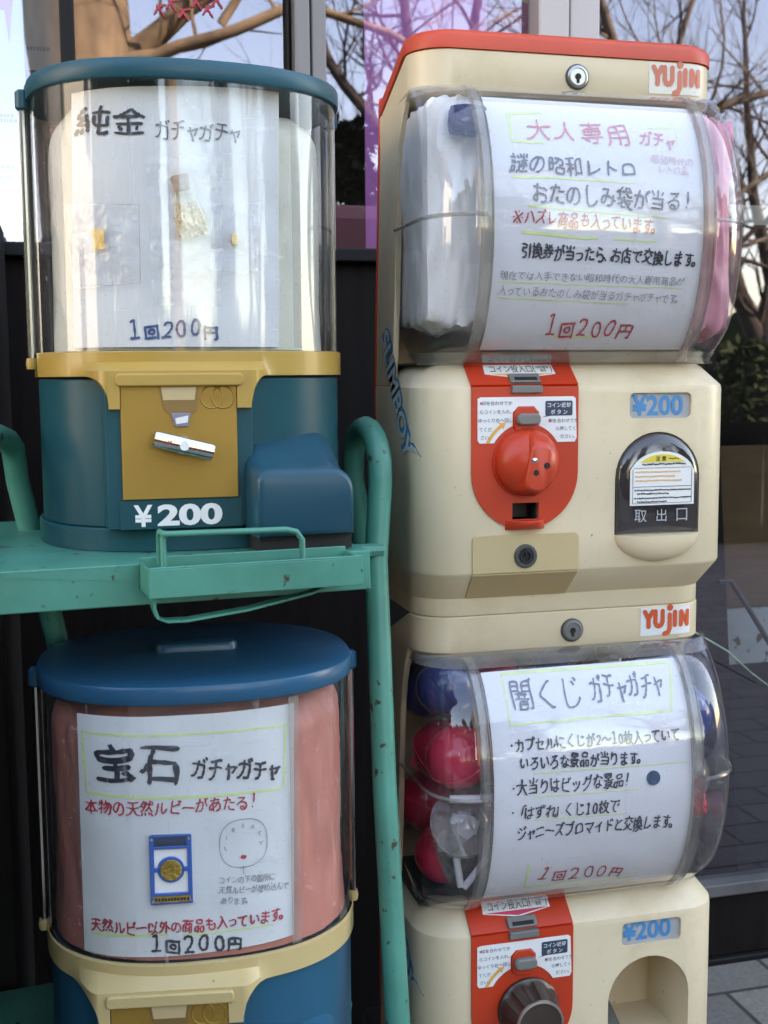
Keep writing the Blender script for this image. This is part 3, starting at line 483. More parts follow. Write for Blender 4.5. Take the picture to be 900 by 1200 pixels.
    '店': [[34, 39, 52, 39], [33, 57, 34, 51], [49, 27, 49, 14], [49, 14, 22, 14], [34, 45, 34, 28], [8, 12, 10, 16, 12, 28, 13, 51, 54, 51], [49, 27, 34, 28, 22, 28, 22, 14]],
    '引': [[11, 56, 31, 56], [49, 58, 49, 11], [17, 12, 24, 11, 29, 13, 31, 21, 31, 30, 12, 31], [12, 31, 13, 41, 14, 43, 31, 43, 31, 56]],
    '当': [[49, 26, 15, 26], [31, 39, 31, 58], [11, 56, 12, 56, 14, 54, 19, 46, 20, 46], [49, 13, 12, 13], [49, 55, 44, 46], [49, 38, 49, 13], [49, 38, 13, 38]],
    '所': [[11, 44, 26, 44, 26, 32, 11, 32], [48, 11, 48, 39], [57, 41, 55, 39, 35, 39], [8, 12, 10, 20, 11, 30, 11, 52, 26, 56, 31, 55], [29, 12, 30, 13, 33, 19, 34, 25, 35, 35, 35, 53, 49, 56, 56, 56]],
    '手': [[12, 42, 31, 42], [51, 42, 31, 42], [55, 29, 8, 29], [31, 55, 31, 14, 30, 12, 19, 12], [12, 53, 31, 55, 44, 57, 49, 57]],
    '換': [[51, 24, 51, 45], [21, 35, 19, 33, 14, 32], [34, 55, 42, 54, 43, 53, 41, 46], [41, 40, 44, 38, 47, 32], [7, 29, 13, 30], [28, 32, 33, 32, 36, 38, 36, 39], [40, 23, 42, 19, 48, 14, 52, 12, 56, 12], [28, 46, 22, 44, 20, 47, 8, 47], [39, 24, 23, 24, 21, 22], [39, 29, 39, 23], [9, 11, 13, 12, 14, 13, 14, 58], [51, 45, 28, 45], [28, 24, 28, 46, 29, 49, 34, 55, 34, 57, 37, 59], [21, 11, 23, 11, 31, 14, 35, 17, 37, 21, 39, 23, 40, 23, 41, 24, 55, 24]],
    '昭': [[38, 55, 37, 48, 33, 41, 28, 37, 22, 37], [10, 38, 22, 38], [30, 14, 52, 14], [30, 14, 30, 30, 52, 30], [52, 14, 52, 30], [42, 38, 43, 37, 48, 37, 51, 39, 52, 55, 28, 55], [10, 17, 10, 54, 22, 53], [22, 53, 22, 21, 10, 21]],
    '時': [[38, 18, 35, 19, 31, 25], [10, 38, 21, 38], [40, 41, 40, 58], [55, 31, 26, 31], [48, 40, 48, 12, 46, 11, 39, 12], [10, 22, 21, 22, 21, 54], [53, 51, 29, 51], [21, 54, 10, 54, 10, 17, 7, 15], [55, 41, 26, 41]],
    '景': [[31, 40, 28, 41], [22, 12, 24, 11, 30, 11, 31, 12, 31, 22], [53, 13, 52, 12, 49, 14, 42, 17, 38, 17], [46, 31, 16, 31, 16, 23], [47, 50, 15, 50], [8, 13, 10, 12, 21, 18], [47, 56, 16, 57, 15, 56, 15, 44, 47, 44, 47, 56], [31, 38, 31, 44], [46, 31, 46, 23, 31, 22, 16, 23], [8, 37, 30, 37, 31, 38, 33, 37, 55, 37]],
    '本': [[31, 21, 18, 21, 14, 25], [31, 22, 44, 21, 48, 24], [53, 46, 9, 46], [31, 57, 31, 11], [8, 21, 14, 25, 14, 26, 19, 31, 25, 41, 26, 46], [37, 46, 37, 41, 39, 38, 44, 30, 48, 26, 48, 24, 50, 24, 53, 21, 57, 22]],
    '枚': [[56, 13, 53, 12, 51, 13, 48, 15, 43, 20, 41, 21], [41, 21, 41, 25], [41, 21, 32, 14, 28, 12, 23, 12], [17, 11, 17, 35], [17, 58, 17, 46], [16, 46, 16, 37], [50, 47, 49, 41, 46, 30, 43, 26, 41, 25], [41, 25, 39, 26, 36, 32, 34, 40, 32, 41], [16, 37, 13, 34, 12, 31, 7, 22, 7, 20], [55, 47, 34, 48], [25, 46, 8, 46, 6, 44], [25, 25, 25, 28, 21, 34, 17, 35, 17, 36, 16, 37], [28, 38, 29, 40, 32, 41, 33, 47, 34, 48, 36, 57, 39, 59]],
    '然': [[55, 26, 52, 26, 49, 29, 47, 33, 44, 38, 42, 39], [19, 46, 20, 46, 25, 43], [37, 19, 39, 12], [42, 46, 42, 39], [27, 25, 30, 25, 34, 28, 39, 34, 40, 38, 42, 39], [9, 11, 13, 17, 14, 19], [25, 12, 25, 18, 24, 18], [53, 12, 49, 19, 46, 20], [11, 39, 15, 39, 20, 35], [8, 26, 11, 26, 16, 30, 19, 32, 20, 35], [55, 51, 52, 52, 48, 57], [32, 47, 31, 48, 29, 48], [42, 46, 42, 57], [28, 47, 54, 46], [19, 54, 28, 53, 29, 52, 28, 45, 25, 43, 24, 39, 23, 38, 23, 36, 20, 35], [19, 57, 19, 54, 17, 53, 11, 43, 8, 41, 5, 41]],
    '物': [[47, 48, 47, 44, 42, 29, 37, 19, 31, 13], [39, 48, 37, 38, 32, 29, 27, 24], [8, 28, 13, 30, 17, 30], [33, 49, 34, 58], [33, 49, 31, 48, 27, 40, 23, 39], [17, 31, 24, 32], [23, 47, 10, 47], [17, 58, 17, 11], [33, 49, 53, 48, 53, 30, 51, 15, 48, 12, 42, 12], [11, 55, 10, 47, 9, 46, 9, 43, 7, 40]],
    '現': [[30, 38, 51, 38], [34, 29, 34, 22, 31, 16, 25, 12, 22, 11, 20, 12], [44, 29, 44, 13, 46, 12, 55, 12, 55, 19], [30, 47, 51, 47], [23, 39, 9, 39], [51, 55, 51, 29], [25, 57, 23, 55, 8, 55], [16, 23, 16, 55], [26, 27, 23, 24, 16, 23, 15, 22, 8, 20, 5, 21], [54, 27, 53, 27, 52, 29, 30, 29, 30, 56, 51, 55]],
    '用': [[31, 41, 14, 41], [31, 54, 32, 41], [32, 41, 50, 41], [41, 11, 49, 12, 50, 13, 50, 54], [50, 28, 14, 29], [31, 12, 31, 41], [8, 12, 12, 17, 13, 24, 13, 28, 14, 29, 14, 54, 50, 54]],
    '石': [[18, 33, 15, 32, 10, 25, 6, 25], [50, 15, 19, 15], [19, 35, 50, 35], [53, 53, 9, 53], [18, 33, 19, 33, 19, 11], [50, 35, 50, 12], [18, 33, 20, 37, 20, 40, 24, 48, 25, 53]],
    '箇': [[22, 48, 20, 48], [40, 59, 37, 57, 36, 54], [15, 58, 14, 54], [51, 13, 51, 43], [51, 13, 12, 13], [26, 48, 30, 48], [9, 48, 12, 52, 14, 54], [9, 48, 10, 46, 12, 44], [12, 44, 12, 13], [36, 54, 32, 52], [43, 35, 19, 35, 18, 34], [12, 44, 51, 43], [31, 39, 31, 29], [19, 53, 20, 44], [43, 53, 44, 44], [14, 54, 18, 53, 29, 53, 32, 52], [23, 20, 23, 28, 31, 29, 40, 28, 40, 19, 23, 20], [36, 54, 41, 53, 55, 53], [30, 44, 30, 48, 32, 50, 32, 52]],
    '純': [[20, 38, 22, 36, 23, 31], [21, 59, 17, 58, 14, 50, 11, 47, 10, 42], [10, 42, 16, 42], [24, 17, 23, 23, 23, 27, 24, 30], [17, 14, 17, 21, 16, 22], [52, 26, 52, 42], [8, 13, 10, 22], [55, 50, 30, 50], [32, 44, 31, 42, 31, 26, 52, 26], [55, 16, 54, 13, 52, 12, 44, 12, 43, 12, 41, 15, 41, 58, 43, 60], [23, 31, 26, 28], [8, 30, 11, 31, 17, 30, 23, 31], [22, 48, 20, 44, 16, 42, 16, 39, 12, 34, 12, 31]],
    '袋': [[21, 14, 21, 23], [21, 14, 26, 14, 33, 15], [49, 50, 48, 55, 44, 58, 40, 58], [42, 20, 43, 22, 50, 25], [37, 49, 39, 44, 41, 41, 46, 38, 50, 37, 52, 38, 54, 40, 54, 41], [15, 49, 13, 48, 8, 44, 6, 45], [33, 58, 35, 49], [53, 51, 38, 49, 35, 49, 23, 48], [34, 30, 35, 26, 36, 24, 38, 22, 41, 21, 43, 17, 52, 13, 57, 14], [8, 31, 26, 31, 28, 30, 35, 31, 55, 31, 57, 32], [27, 30, 26, 28, 21, 24, 20, 22, 17, 22, 11, 20, 7, 20], [16, 37, 16, 48, 15, 49, 16, 52, 20, 57, 22, 58], [28, 38, 30, 38, 31, 36, 31, 30]],
    '謎': [[35, 39, 43, 39, 44, 38], [19, 41, 9, 41], [30, 39, 24, 39], [30, 39, 30, 16], [44, 34, 41, 33, 37, 25, 35, 23], [13, 57, 14, 54, 16, 53], [30, 16, 32, 16, 36, 13, 40, 12, 56, 12], [30, 16, 26, 15, 25, 11], [29, 48, 26, 53, 24, 54], [44, 35, 49, 33, 53, 25, 53, 22], [10, 14, 19, 14, 19, 26], [52, 55, 53, 52, 51, 46], [44, 39, 55, 39], [44, 39, 44, 58], [44, 39, 44, 38], [38, 46, 37, 53, 35, 55, 34, 55], [20, 49, 7, 49], [19, 34, 9, 34], [44, 17, 44, 38], [7, 9, 10, 12, 9, 26, 19, 26]],
    '込': [[8, 14, 12, 17, 16, 19], [38, 44, 40, 43, 43, 33, 47, 28, 52, 22, 54, 23], [38, 44, 38, 48, 35, 52], [38, 44, 36, 43, 35, 39, 32, 32, 28, 25, 25, 22, 24, 22], [7, 57, 12, 57, 17, 51], [16, 36, 8, 36], [16, 36, 16, 19], [56, 15, 53, 13, 29, 13, 24, 14, 18, 19, 16, 19]],
    '金': [[42, 19, 44, 24], [20, 19, 17, 24, 16, 25], [53, 13, 8, 13], [31, 13, 31, 41], [51, 30, 11, 30], [17, 44, 18, 41, 31, 41, 44, 41, 46, 44], [32, 56, 40, 48, 46, 46, 46, 44, 51, 43, 53, 41, 55, 42], [7, 42, 10, 41, 14, 43, 17, 44, 19, 47, 24, 50, 30, 55, 32, 56]],
    '闇': [[10, 42, 26, 42], [26, 49, 10, 49], [25, 30, 24, 36], [37, 35, 37, 30], [31, 39, 35, 42], [31, 39, 31, 37], [31, 39, 26, 42], [35, 49, 52, 49], [10, 56, 26, 56], [40, 19, 23, 19], [35, 42, 52, 42], [26, 56, 26, 42], [10, 56, 10, 11], [23, 12, 39, 12, 40, 23], [52, 56, 52, 12, 49, 11, 46, 12], [45, 29, 25, 30, 17, 29, 15, 28], [43, 36, 19, 36], [21, 9, 23, 12, 23, 24, 40, 23], [55, 58, 54, 58, 52, 56, 35, 56, 35, 42]],
    '※': [[14, 14, 50, 50], [14, 50, 50, 14], [32, 53, 32, 50], [32, 14, 32, 11], [11, 32, 14, 32], [50, 32, 53, 32]],
    '!': [[31, 58, 31, 44, 30, 29], [30, 18, 30, 17]],
    '1': [[24, 50, 32, 57, 32, 38, 31, 17], [22, 16, 42, 17]],
}

# ================================================================== ground and road
mb = MB(); mb.grid(lambda u, v: (-8+16*u, -3+4.6*v, 0), 8, 4); o = mb.build('pavement', MT['tiles']); tag(o, None, None, kind='structure')
mb = MB(); mb.grid(lambda u, v: (-120+240*u, -150+300*v, -.12), 4, 4); o = mb.build('ground', MT['asphalt']); tag(o, None, None, kind='structure')
mb = MB(); mb.box(-8, 8, -3.15, -3, -.12, .004); o = mb.build('kerb', MT['sill'], bevel=.01); tag(o, None, None, kind='structure')

# ================================================================== shop front (behind the machines)
WY = 1.60
shop = thing('shop_front', 'shop front of grey framed glass windows over dark wooden panels behind the machines', 'building', (.4, WY, 0))
def S(name, m, boxes, bevel=.003):
    mb = MB()
    for b in boxes: mb.box(b[0]-.4, b[1]-.4, b[2]-WY, b[3]-WY, b[4], b[5])
    return mb.build(name, m, shop, bevel=bevel)
S('lower_panel', MT['darkwood'], [(-3, .628, WY-.005, WY+.05, .0, 1.10)])
S('window_sill', MT['darkframe'], [(-3, .628, WY-.02, WY+.06, 1.10, 1.118)])
S('window_frame', MT['darkframe'], [(.009, .026, WY-.02, WY+.05, 1.119, 2.0)])
S('window_frame', MT['alu'], [(.297, .317, WY-.03, WY+.03, 1.119, 2.0), (.319, .339, WY-.026, WY+.03, 1.119, 2.0)])
S('window_frame', MT['darkframe'], [(.290, .296, WY-.01, WY+.03, 1.119, 2.0)])
S('door_frame', MT['alucream'], [(.628, .672, WY-.03, WY+.03, .058, 2.0), (.6745, .719, WY-.024, WY+.03, .058, 2.0)])
S('door_rail', MT['sill'], [(.7195, 2.2, WY-.02, WY+.02, .158, .178)])
S('kick_board', MT['darkwood'], [(.7195, 2.2, WY-.012, WY+.02, .06, .157)])
S('threshold', MT['darkframe'], [(.60, 2.2, WY-.02, WY+.05, .001, .0595)])
S('doorstep', MT['tiles'], [(.612, 2.3, 1.22, WY-.021, .001, .052)])
S('head_rail', MT['alu'], [(-3, 2.9, WY-.03, WY+.05, 2.001, 2.08)])
S('door_frame', MT['alucream'], [(2.2, 2.26, WY-.03, WY+.03, .058, 2.0)])
S('wall', MT['wall'], [(-3, 12, WY-.02, WY+.18, 2.081, 6.4), (2.9, 12, WY-.02, WY+.18, 0, 2.08), (-3.2, -3.001, WY-.02, 6, 0, 6.4), (4.001, 4.2, WY-.02, 6, 0, 6.4)], .0)  # upper and right stretches, out of view, sized to block the sun
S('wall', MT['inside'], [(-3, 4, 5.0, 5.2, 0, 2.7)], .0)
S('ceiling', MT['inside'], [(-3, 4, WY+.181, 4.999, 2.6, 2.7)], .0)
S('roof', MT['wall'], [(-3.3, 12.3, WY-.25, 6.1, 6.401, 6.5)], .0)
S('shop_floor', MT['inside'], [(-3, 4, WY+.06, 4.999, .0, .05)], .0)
for nm, x0, x1, z0, z1 in (('window_pane', -3, .0088, 1.119, 2.0), ('window_pane', .0265, .2897, 1.119, 2.0), ('window_pane', .3395, .6275, 1.119, 2.0), ('door_pane', .7195, 2.199, .179, 2.0)):
    mb = MB(); mb.grid(lambda u, v: (x0+(x1-x0)*u-.4, .004, z0+(z1-z0)*v), 1, 1); mb.build(nm, MT['pane'], shop)

# ================================================================== box-shaped capsule machines (right)
HW, RC = .1535, .040
def arc_outline(hw, yf, yb, r, n=8):
    """front-rounded plan outline, from back left round the front to back right"""
    p = [(-hw, yb)]
    for k in range(n+1):
        a = PI+ (PI/2)*k/n; p.append((-hw+r+r*math.cos(a), yf+r+r*math.sin(a)))
    for k in range(n+1):
        a = 1.5*PI+(PI/2)*k/n; p.append((hw-r+r*math.cos(a), yf+r+r*math.sin(a)))
    p.append((hw, yb)); return p
def dome_y(z):
    t = max(-1, min(1, (z-.3495)/.1205)); return .028-.068*math.sqrt(max(0, 1-t*t))
CONT = [(.222, .046), (.229, .046), (.234, .053), (.248, .072), (.272, .085), (.30, .090), (.40, .090), (.43, .085), (.452, .072), (.466, .054), (.470, .052), (.48, .052)]
def cont_y(z):
    for (z0, y0), (z1, y1) in zip(CONT[:-1], CONT[1:]):
        if z <= z1: return y0+(y1-y0)*max(0, (z-z0)/(z1-z0))
    return CONT[-1][1]
def face(u, v, d):
    """front of the lower body: flat face, ledge above, chin below; d = distance proud of it"""
    if v > .2100: t = (v-.21)/.019; return (u, .022*t-d*.66, .21+.019*t+d*.75)
    if v < .0440: t = (.044-v)/.026; return (u, .030*t-d*.66, .044-.026*t-d*.75)
    return (u, -d, v)
HHW, HR = .1465, .034
def header(u, z, d):
    xc = HHW-HR; a = abs(u)
    if a <= xc: return (u, .030-d, z)
    q = min(PI/2, (a-xc)/HR)
    sgn = 1 if u > 0 else -1
    return (sgn*(xc+(HR+d)*math.sin(q)), .030+HR-(HR+d)*math.cos(q), z)
def chamfer(v):
    x, y, z = v
    if z > .46 and y > .07: z -= (y-.07)*.42*min(1, (z-.46)/.03)
    return (x, y, z)
def rr(x0, x1, z0, z1, r, n=5):
    p = []
    for cx, cz, a0 in ((x1-r, z0+r, -PI/2), (x1-r, z1-r, 0), (x0+r, z1-r, PI/2), (x0+r, z0+r, PI)):
        p += [(cx+r*math.cos(a0+PI/2*k/n), cz+r*math.sin(a0+PI/2*k/n)) for k in range(n+1)]
    return p
def arch_poly(cx, hw, z0, zs, n=16):
    return [(cx-hw, z0), (cx+hw, z0)]+[(cx+hw*math.cos(PI*k/n), zs+hw*math.sin(PI*k/n)) for k in range(n+1)]
flat = lambda y: (lambda u, v, d: (u, y-d, v))
LOGO = {'Y': [[(.02, .95), (.20, .55), (.20, .12)], [(.38, .95), (.20, .55)]], 'U': [[(.0, .95), (.0, .35), (.06, .18), (.17, .12), (.28, .18), (.34, .35), (.34, .95)]],
        'j': [[(.14, .72), (.14, -.05), (.06, -.26), (-.10, -.30)], [(.15, 1.12), (.151, 1.12)]], 'I': [[(.0, .86), (.0, .14)]], 'N': [[(0, .14), (0, .86), (.34, .14), (.34, .86)]]}
def logo(mb, fn, x0, x1, z0, z1, th=.20):
    """rounded block letters of the maker's sign"""
    W = 2.30; sx = (x1-x0)/W; sz = (z1-z0)/1.42
    for ch, ox in (('Y', .10), ('U', .62), ('j', 1.16), ('I', 1.55), ('N', 1.84)):
        for s in LOGO[ch]:
            for (a, b) in zip(s[:-1], s[1:]):
                A = Vector((x0+(a[0]+ox)*sx, z0+(a[1]+.30)*sz)); B = Vector((x0+(b[0]+ox)*sx, z0+(b[1]+.30)*sz))
                t = (B-A).normalized(); n_ = Vector((-t.y, t.x)); r = th*sx*.5*(1.45 if ch == 'j' and abs(a[1]-1.12) < .01 else 1)
                poly = [A+n_*r*math.cos(q)-t*r*math.sin(q) for q in [PI*k/8 for k in range(9)]]
                poly += [B-n_*r*math.cos(q)+t*r*math.sin(q) for q in [PI*k/8 for k in range(9)]]
                logo.k += 1
                mb.add([fn(p.x, p.y, .0009+.00002*(logo.k % 6)) for p in poly], [tuple(range(len(poly)))])
logo.k = 0

def box_machine(z0, label, top):
    t = thing('capsule_machine', label, 'capsule machine', (.4495, 1.01, z0), 0, 'box shaped capsule machines stacked on each other')
    # ---- lower body with ledge and chin
    mb = MB(); lv = []
    for z, yo, ins in ((.0002, .0316, .0086), (.0008, .0303, .0073), (.0016, .030, .007), (.017, .030, .007), (.0185, .0285, .0065), (.0425, .0014, .0008), (.0455, 0, 0), (.206, 0, 0), (.2095, .0007, .0004), (.2125, .0035, .0025), (.229, .022, .013)):
        lv.append([(x, y, z) for x, y in arc_outline(HW-ins, yo, .155, RC-.004 if z < .03 else RC)])
    mb.loft(lv); body = mb.build('body', MT['cream'], t, ang=28)
    c = MB(); c.prism(arch_poly(.0735, .0425, .0735, .125), flat(-.03), 0, -.115); cut(body, c)
    c = MB(); c.prism(rr(.0445, .1065, .1800, .2030, .005), flat(-.02), 0, -.0245); cut(body, c)
    c = MB(); c.prism([(-.0695, .0915), (-.0435, .0915), (-.0435, .1072), (-.0695, .1072)], flat(-.02), 0, -.045); cut(body, c)
    # seam line under the chin
    # ---- header
    mb = MB(); lv = []
    zt = .5030
    for z, ins in ((.4655, .004), (.4680, .001), (.470, 0), (zt-.0012, 0), (zt-.0004, .0006), (zt, .0016)):
        lv.append([chamfer((x, y, z)) for x, y in arc_outline(HHW-ins, .030+ins, .155, HR)])
    # keep extra rows along the sides so that the top can slope off at the back
    mb.loft(lv)
    mb.build('header', MT['cream'], t, ang=28)
    # ---- side plates round the window, back wall of the hopper
    for sx in (-1, 1):
        poly = [(.155, .210), (.098, .210), (.094, .230), (.0915, .26), (.090, .30), (.090, .40), (.085, .43), (.077, .452), (.068, .4675), (.155, .4675)]
        mb = MB(); mb.prism(poly, lambda u, v, d: (sx*(.1532-d-.0068*max(0, v-.21)/.26), u, v), 0, .006); mb.build('side_panel', MT['cream'], t, ang=40, bevel=.0015)
    mb = MB(); mb.box(-.147, .147, .148, .1545, .226, .468); mb.build('back_wall', MT['cream'], t)
    # ---- red rear shell
    mb = MB(); ly = []
    zb, zt2 = .002, (.487 if top else .470)
    for y, ins in ((.1555, -.0008), (.1600, -.0004), (.163, .002), (.292, .040), (.300, .048)):
        ly.append([(-HW+ins, y, zb+max(0, ins)), (HW-ins, y, zb+max(0, ins)), (HW-ins, y, .215), (HW-ins-.0068, y, zt2-max(0, ins)-(y-.1555)*.25), (-HW+ins+.0068, y, zt2-max(0, ins)-(y-.1555)*.25), (-HW+ins, y, .215)])
    mb.loft(ly); mb.build('rear_shell', MT['red'], t, ang=28, bevel=.004)
    if top:
        mb = MB(); lv = []
        for z, ins in ((.5033, -.0012), (.5135, -.0012), (.5175, .001), (.5200, .0045), (.5208, .009)):
            pts = arc_outline(HHW-ins, .030+ins, .158, HR)
            # rows on the straight sides
            L0, R0 = pts[0], pts[-1]; ext = [(L0[0], y) for y in (.158, .13, .10, .085, .07)]+pts[1:-1]+[(R0[0], y) for y in (.07, .085, .10, .13, .158)]
            lv.append([chamfer((x, y, z)) for x, y in ext])
        mb.loft(lv); mb.build('lid', MT['redlid'], t, ang=40)
    # ---- lock on the header
    lk = MB(); lk.lathe([(.0098, -.002), (.0098, .0025), (.0088, .0033), (.0075, .0036), (.0072, .0026), (0.0001, .0026)], header(.003, .4843, 0), (0, -1, 0), 28)
    lk = lk.build('lock', MT['metal'] if top else MT['grey'], t)
    mb = MB(); c0 = header(.003, .4843, .0030); mb.lathe([(.0028, 0), (.0028, .0004)], c0, (0, -1, 0), 14); mb.box(c0[0]-.0012, c0[0]+.0012, c0[1]-.0005, c0[1], c0[2]-.0055, c0[2]); mb.build('keyhole', MT['black'], lk)
    rg = MB(); rg.lathe([(.0112, -.002), (.0112, .0012), (.0099, .0016), (.0099, -.002)], header(.003, .4843, 0), (0, -1, 0), 28); rg.build('lock_ring', MT['darkgrey'], lk)
    # ---- maker's sign
    mb = MB(); x0, x1, za, zb = .0735, .1275, .4738, .5012
    mb.grid(lambda u, v: header(x0+(x1-x0)*u, za+(zb-za)*v, .0004), 14, 2); sg = mb.build('name_sticker', MT['sticker'] if top else MT['white'], t)
    mb = MB(); logo(mb, header, .0752, .1262, .4752, .5002); mb.build('name_lettering', MT['logofade'] if top else MT['logo'], sg)
    # ---- clear dome
    mb = MB(); lv = []; nz = 30
    def dome_loop(z, off=0.):
        yf = dome_y(z)+off; yb = max(cont_y(z)-.002, yf+.012); r = min(.045, yb-yf-.001)
        return [(x, y, z) for x, y in arc_outline(.1505-.0035*max(0, z-.35)/.12-.0065*max(0, .26-z)/.03-off, yf, yb, r, 8)]
    zs = [.3495-.1203*math.cos(PI*k/nz) for k in range(nz+1)]
    mb.loft([dome_loop(z) for z in zs], False, False, closed=False)
    dm = mb.build('clear_dome', MT['dome'], t, ang=60)
    # ribs of the dome door, flanges and side ridges
    for xr in (-.1065, .0985):
        m1 = MB(); z_ = [.3495-.1185*math.cos(PI*k/24) for k in range(25)]
        m1.loft([[(xr-.0045, dome_y(z)-.0012, z), (xr-.0032, dome_y(z)-.0042, z), (xr+.0032, dome_y(z)-.0042, z), (xr+.0045, dome_y(z)-.0012, z), (xr+.0045, dome_y(z)+.003, z), (xr-.0045, dome_y(z)+.003, z)] for z in z_])
        rb = m1.build('dome_rib', MT['domerim'], dm, ang=25)
        m2 = MB(); m2.loft([[(xr+.0052, dome_y(z)-.0015, z), (xr+.0062, dome_y(z)-.0015, z), (xr+.0062, dome_y(z)+.002, z), (xr+.0052, dome_y(z)+.002, z)] for z in z_]); m2.build('rib_edge', MT['domerim'], dm, ang=25)
    m1 = MB(); m1.loft([dome_loop(z, -.0014) for z in (.2293, .232, .236, .240)], False, False, closed=False); m1.build('dome_flange', MT['domerim'], dm)
    m1 = MB(); m1.loft([dome_loop(z, -.0014) for z in (.4610, .4645, .468, .4698)], False, False, closed=False); m1.build('dome_flange', MT['domerim'], dm)
    for sx, x0, x1 in ((-1, -.152, -.110), (1, .103, .152)):
        m1 = MB(); z = .353; pl = []
        for k in range(13):
            u = k/12; lp = dome_loop(z); half = lp[:10] if sx < 0 else lp[10:][::-1]
            f_ = u*(len(half)-1); i = min(int(f_), len(half)-2); g = f_-i; a, b = half[i], half[i+1]
            pl.append((a[0]*(1-g)+b[0]*g+sx*.0006, a[1]*(1-g)+b[1]*g-.0006, z))
        m1.tube(pl, .0018, 6); m1.build('dome_ridge', MT['domerim'], dm)
    # dark floor of the hopper behind the dome
    mb = MB(); mb.box(-.146, .146, .034, .1475, .2295, .2315); mb.build('hopper_floor', MT['darkthing'], t)
    # ---- red mechanism plate
    CX = -.0567; hw = .0502
    pl = MB(); poly = [(CX-hw, .2098), (CX-hw, .1333)]+[(CX-hw*math.cos(PI*k/24), .1333-hw*math.sin(PI*k/24)) for k in range(1, 24)]+[(CX+hw, .1333), (CX+hw, .2098)]
    pl.prism(poly, flat(0), -.001, .0022)
    plate = pl.build('mechanism_plate', MT['red'], t, ang=30)
    m1 = MB(); m1.prism([(CX-hw, .2098), (CX+hw, .2098), (CX+hw, .2290), (CX-hw, .2290)], lambda u, v, d: face(u, v+.0003, d), -.001, .0022); m1.build('plate_top', MT['red'], plate, ang=30)
    c = MB(); c.prism([(-.0690, .0920), (-.0440, .0920), (-.0440, .1067), (-.0690, .1067)], flat(-.02), 0, -.045); cut(plate, c)
    # instruction sticker
    dcx, dcz, dr = CX, .1430, .0345; hwh = .0125
    P = [(-.1018, .1995), (-.0990, .2008), (-.0120, .2008), (-.0095, .1992), (-.0082, .1640), (-.0100, .1604)]
    a0 = math.asin((.1604-dcz)/dr); a1 = math.acos(hwh/dr)
    P += [(dcx+dr*math.cos(a0+(a1-a0)*k/8), dcz+dr*math.sin(a0+(a1-a0)*k/8)) for k in range(9)]
    P += [(dcx+hwh, .1870), (dcx+hwh-.005, .1925), (dcx-hwh+.005, .1925), (dcx-hwh, .1870)]
    P += [(dcx-dr*math.cos(a1-(a1-a0)*k/8), dcz+dr*math.sin(a1-(a1-a0)*k/8)) for k in range(9)]
    P += [(-.1000, .1604), (-.1018, .1630)]
    mb = MB(); mb.prism(P, flat(0), .0022, .0027); st = mb.build('instruction_sticker', MT['white'], plate)
    ft = flat(0); both = (MB(), MB())
    for k, (s_, cx, cz) in enumerate((('印を合わせてか', -.0838, .1955), ('らコインを入れ、', -.0850, .1880), ('ゆっくり右へ回し', -.0852, .1805), ('てくだ', -.0945, .1725), ('さい。', -.0945, .1655), ('印を合わせてか', -.0212, .1795), ('ら押してく', -.0190, .1725), ('ださい。', -.0172, .1655))):
        font_text(both[k > 4], s_, ft, cx, cz, size=.0041, d=.0030)
    for m_ in both: m_.build('instruction_text', MT['navyprint'], st)
    mb = MB(); mb.prism(rr(-.0385, -.0125, .1838, .1970, .0015), flat(0), .0027, .0029); mb.prism([(-.036, .1845), (-.042, .1825), (-.033, .1838)], flat(0), .00271, .00288); bx = mb.build('return_button_label', MT['navyprint'], st)
    mb = MB(); font_text(mb, 'コイン返却', ft, -.0255, .1933, size=.0046, bold=.012, d=.0032); font_text(mb, 'ボ タ ン', ft, -.0255, .1872, size=.0046, bold=.012, d=.0032); mb.build('return_button_text', MT['white'], bx)
    mb = MB(); mb.prism([(-.0348, .1808), (-.0348, .1782), (-.0322, .1795)], flat(0), .0027, .0030); mb.build('pointer_mark', MT['redprint'], st)
    mb = MB(); mb.prism([(-.0995, .1967), (-.0995, .1943), (-.0970, .1955)], flat(0), .0027, .0030); mb.build('pointer_mark', MT['redprint'], st)
    mb = MB(); aw = [(dcx-.0385*math.cos(R(a)), dcz+.0385*math.sin(R(a))) for a in range(26, 56, 4)]; aw2 = [(dcx-.0415*math.cos(R(a)), dcz+.0415*math.sin(R(a))) for a in range(26, 56, 4)]
    tip = R(62); mb.prism(aw+[(dcx-.0365*math.cos(R(54)), dcz+.0365*math.sin(R(54))), (dcx-.0400*math.cos(tip), dcz+.0400*math.sin(tip)), (dcx-.0435*math.cos(R(54)), dcz+.0435*math.sin(R(54)))]+aw2[::-1], flat(0), .0027, .0030); mb.build('turn_arrow', MT['orangeprint'], st)
    # push button in its red housing
    mb = MB(); mb.prism(rr(dcx-.0115, dcx+.0115, .168, .1925, .008, 6), flat(0), .0022, .0045); hs = mb.build('button_housing', MT['red'], plate, bevel=.001)
    mb = MB(); mb.prism(rr(dcx-.0100, dcx+.0112, .1762, .1864, .0042, 6), flat(0), .004, .0115); mb.build('return_button', MT['grey'], hs, bevel=.0018, bseg=3)
    # coin slot
    mb = MB(); mb.box(dcx-.0140, dcx+.0150, -.0055, .006, .2040, .2110); mb.prism([(dcx-.0140, .2100), (dcx+.0150, .2100), (dcx+.0150, .2175), (dcx-.0140, .2175)], lambda u, v, d: face(u, v+.0006, d), .0, .005)
    sl = mb.build('coin_slot', MT['grey'], plate, bevel=.0012)
    mb = MB(); mb.prism([(dcx-.0098, .2118), (dcx+.0112, .2118), (dcx+.0112, .2142), (dcx-.0098, .2142)], face, .0052, .0056); mb.build('slot_opening', MT['black'], sl)
    # pentagon sticker on the ledge
    zz = .2185 if top else .2215
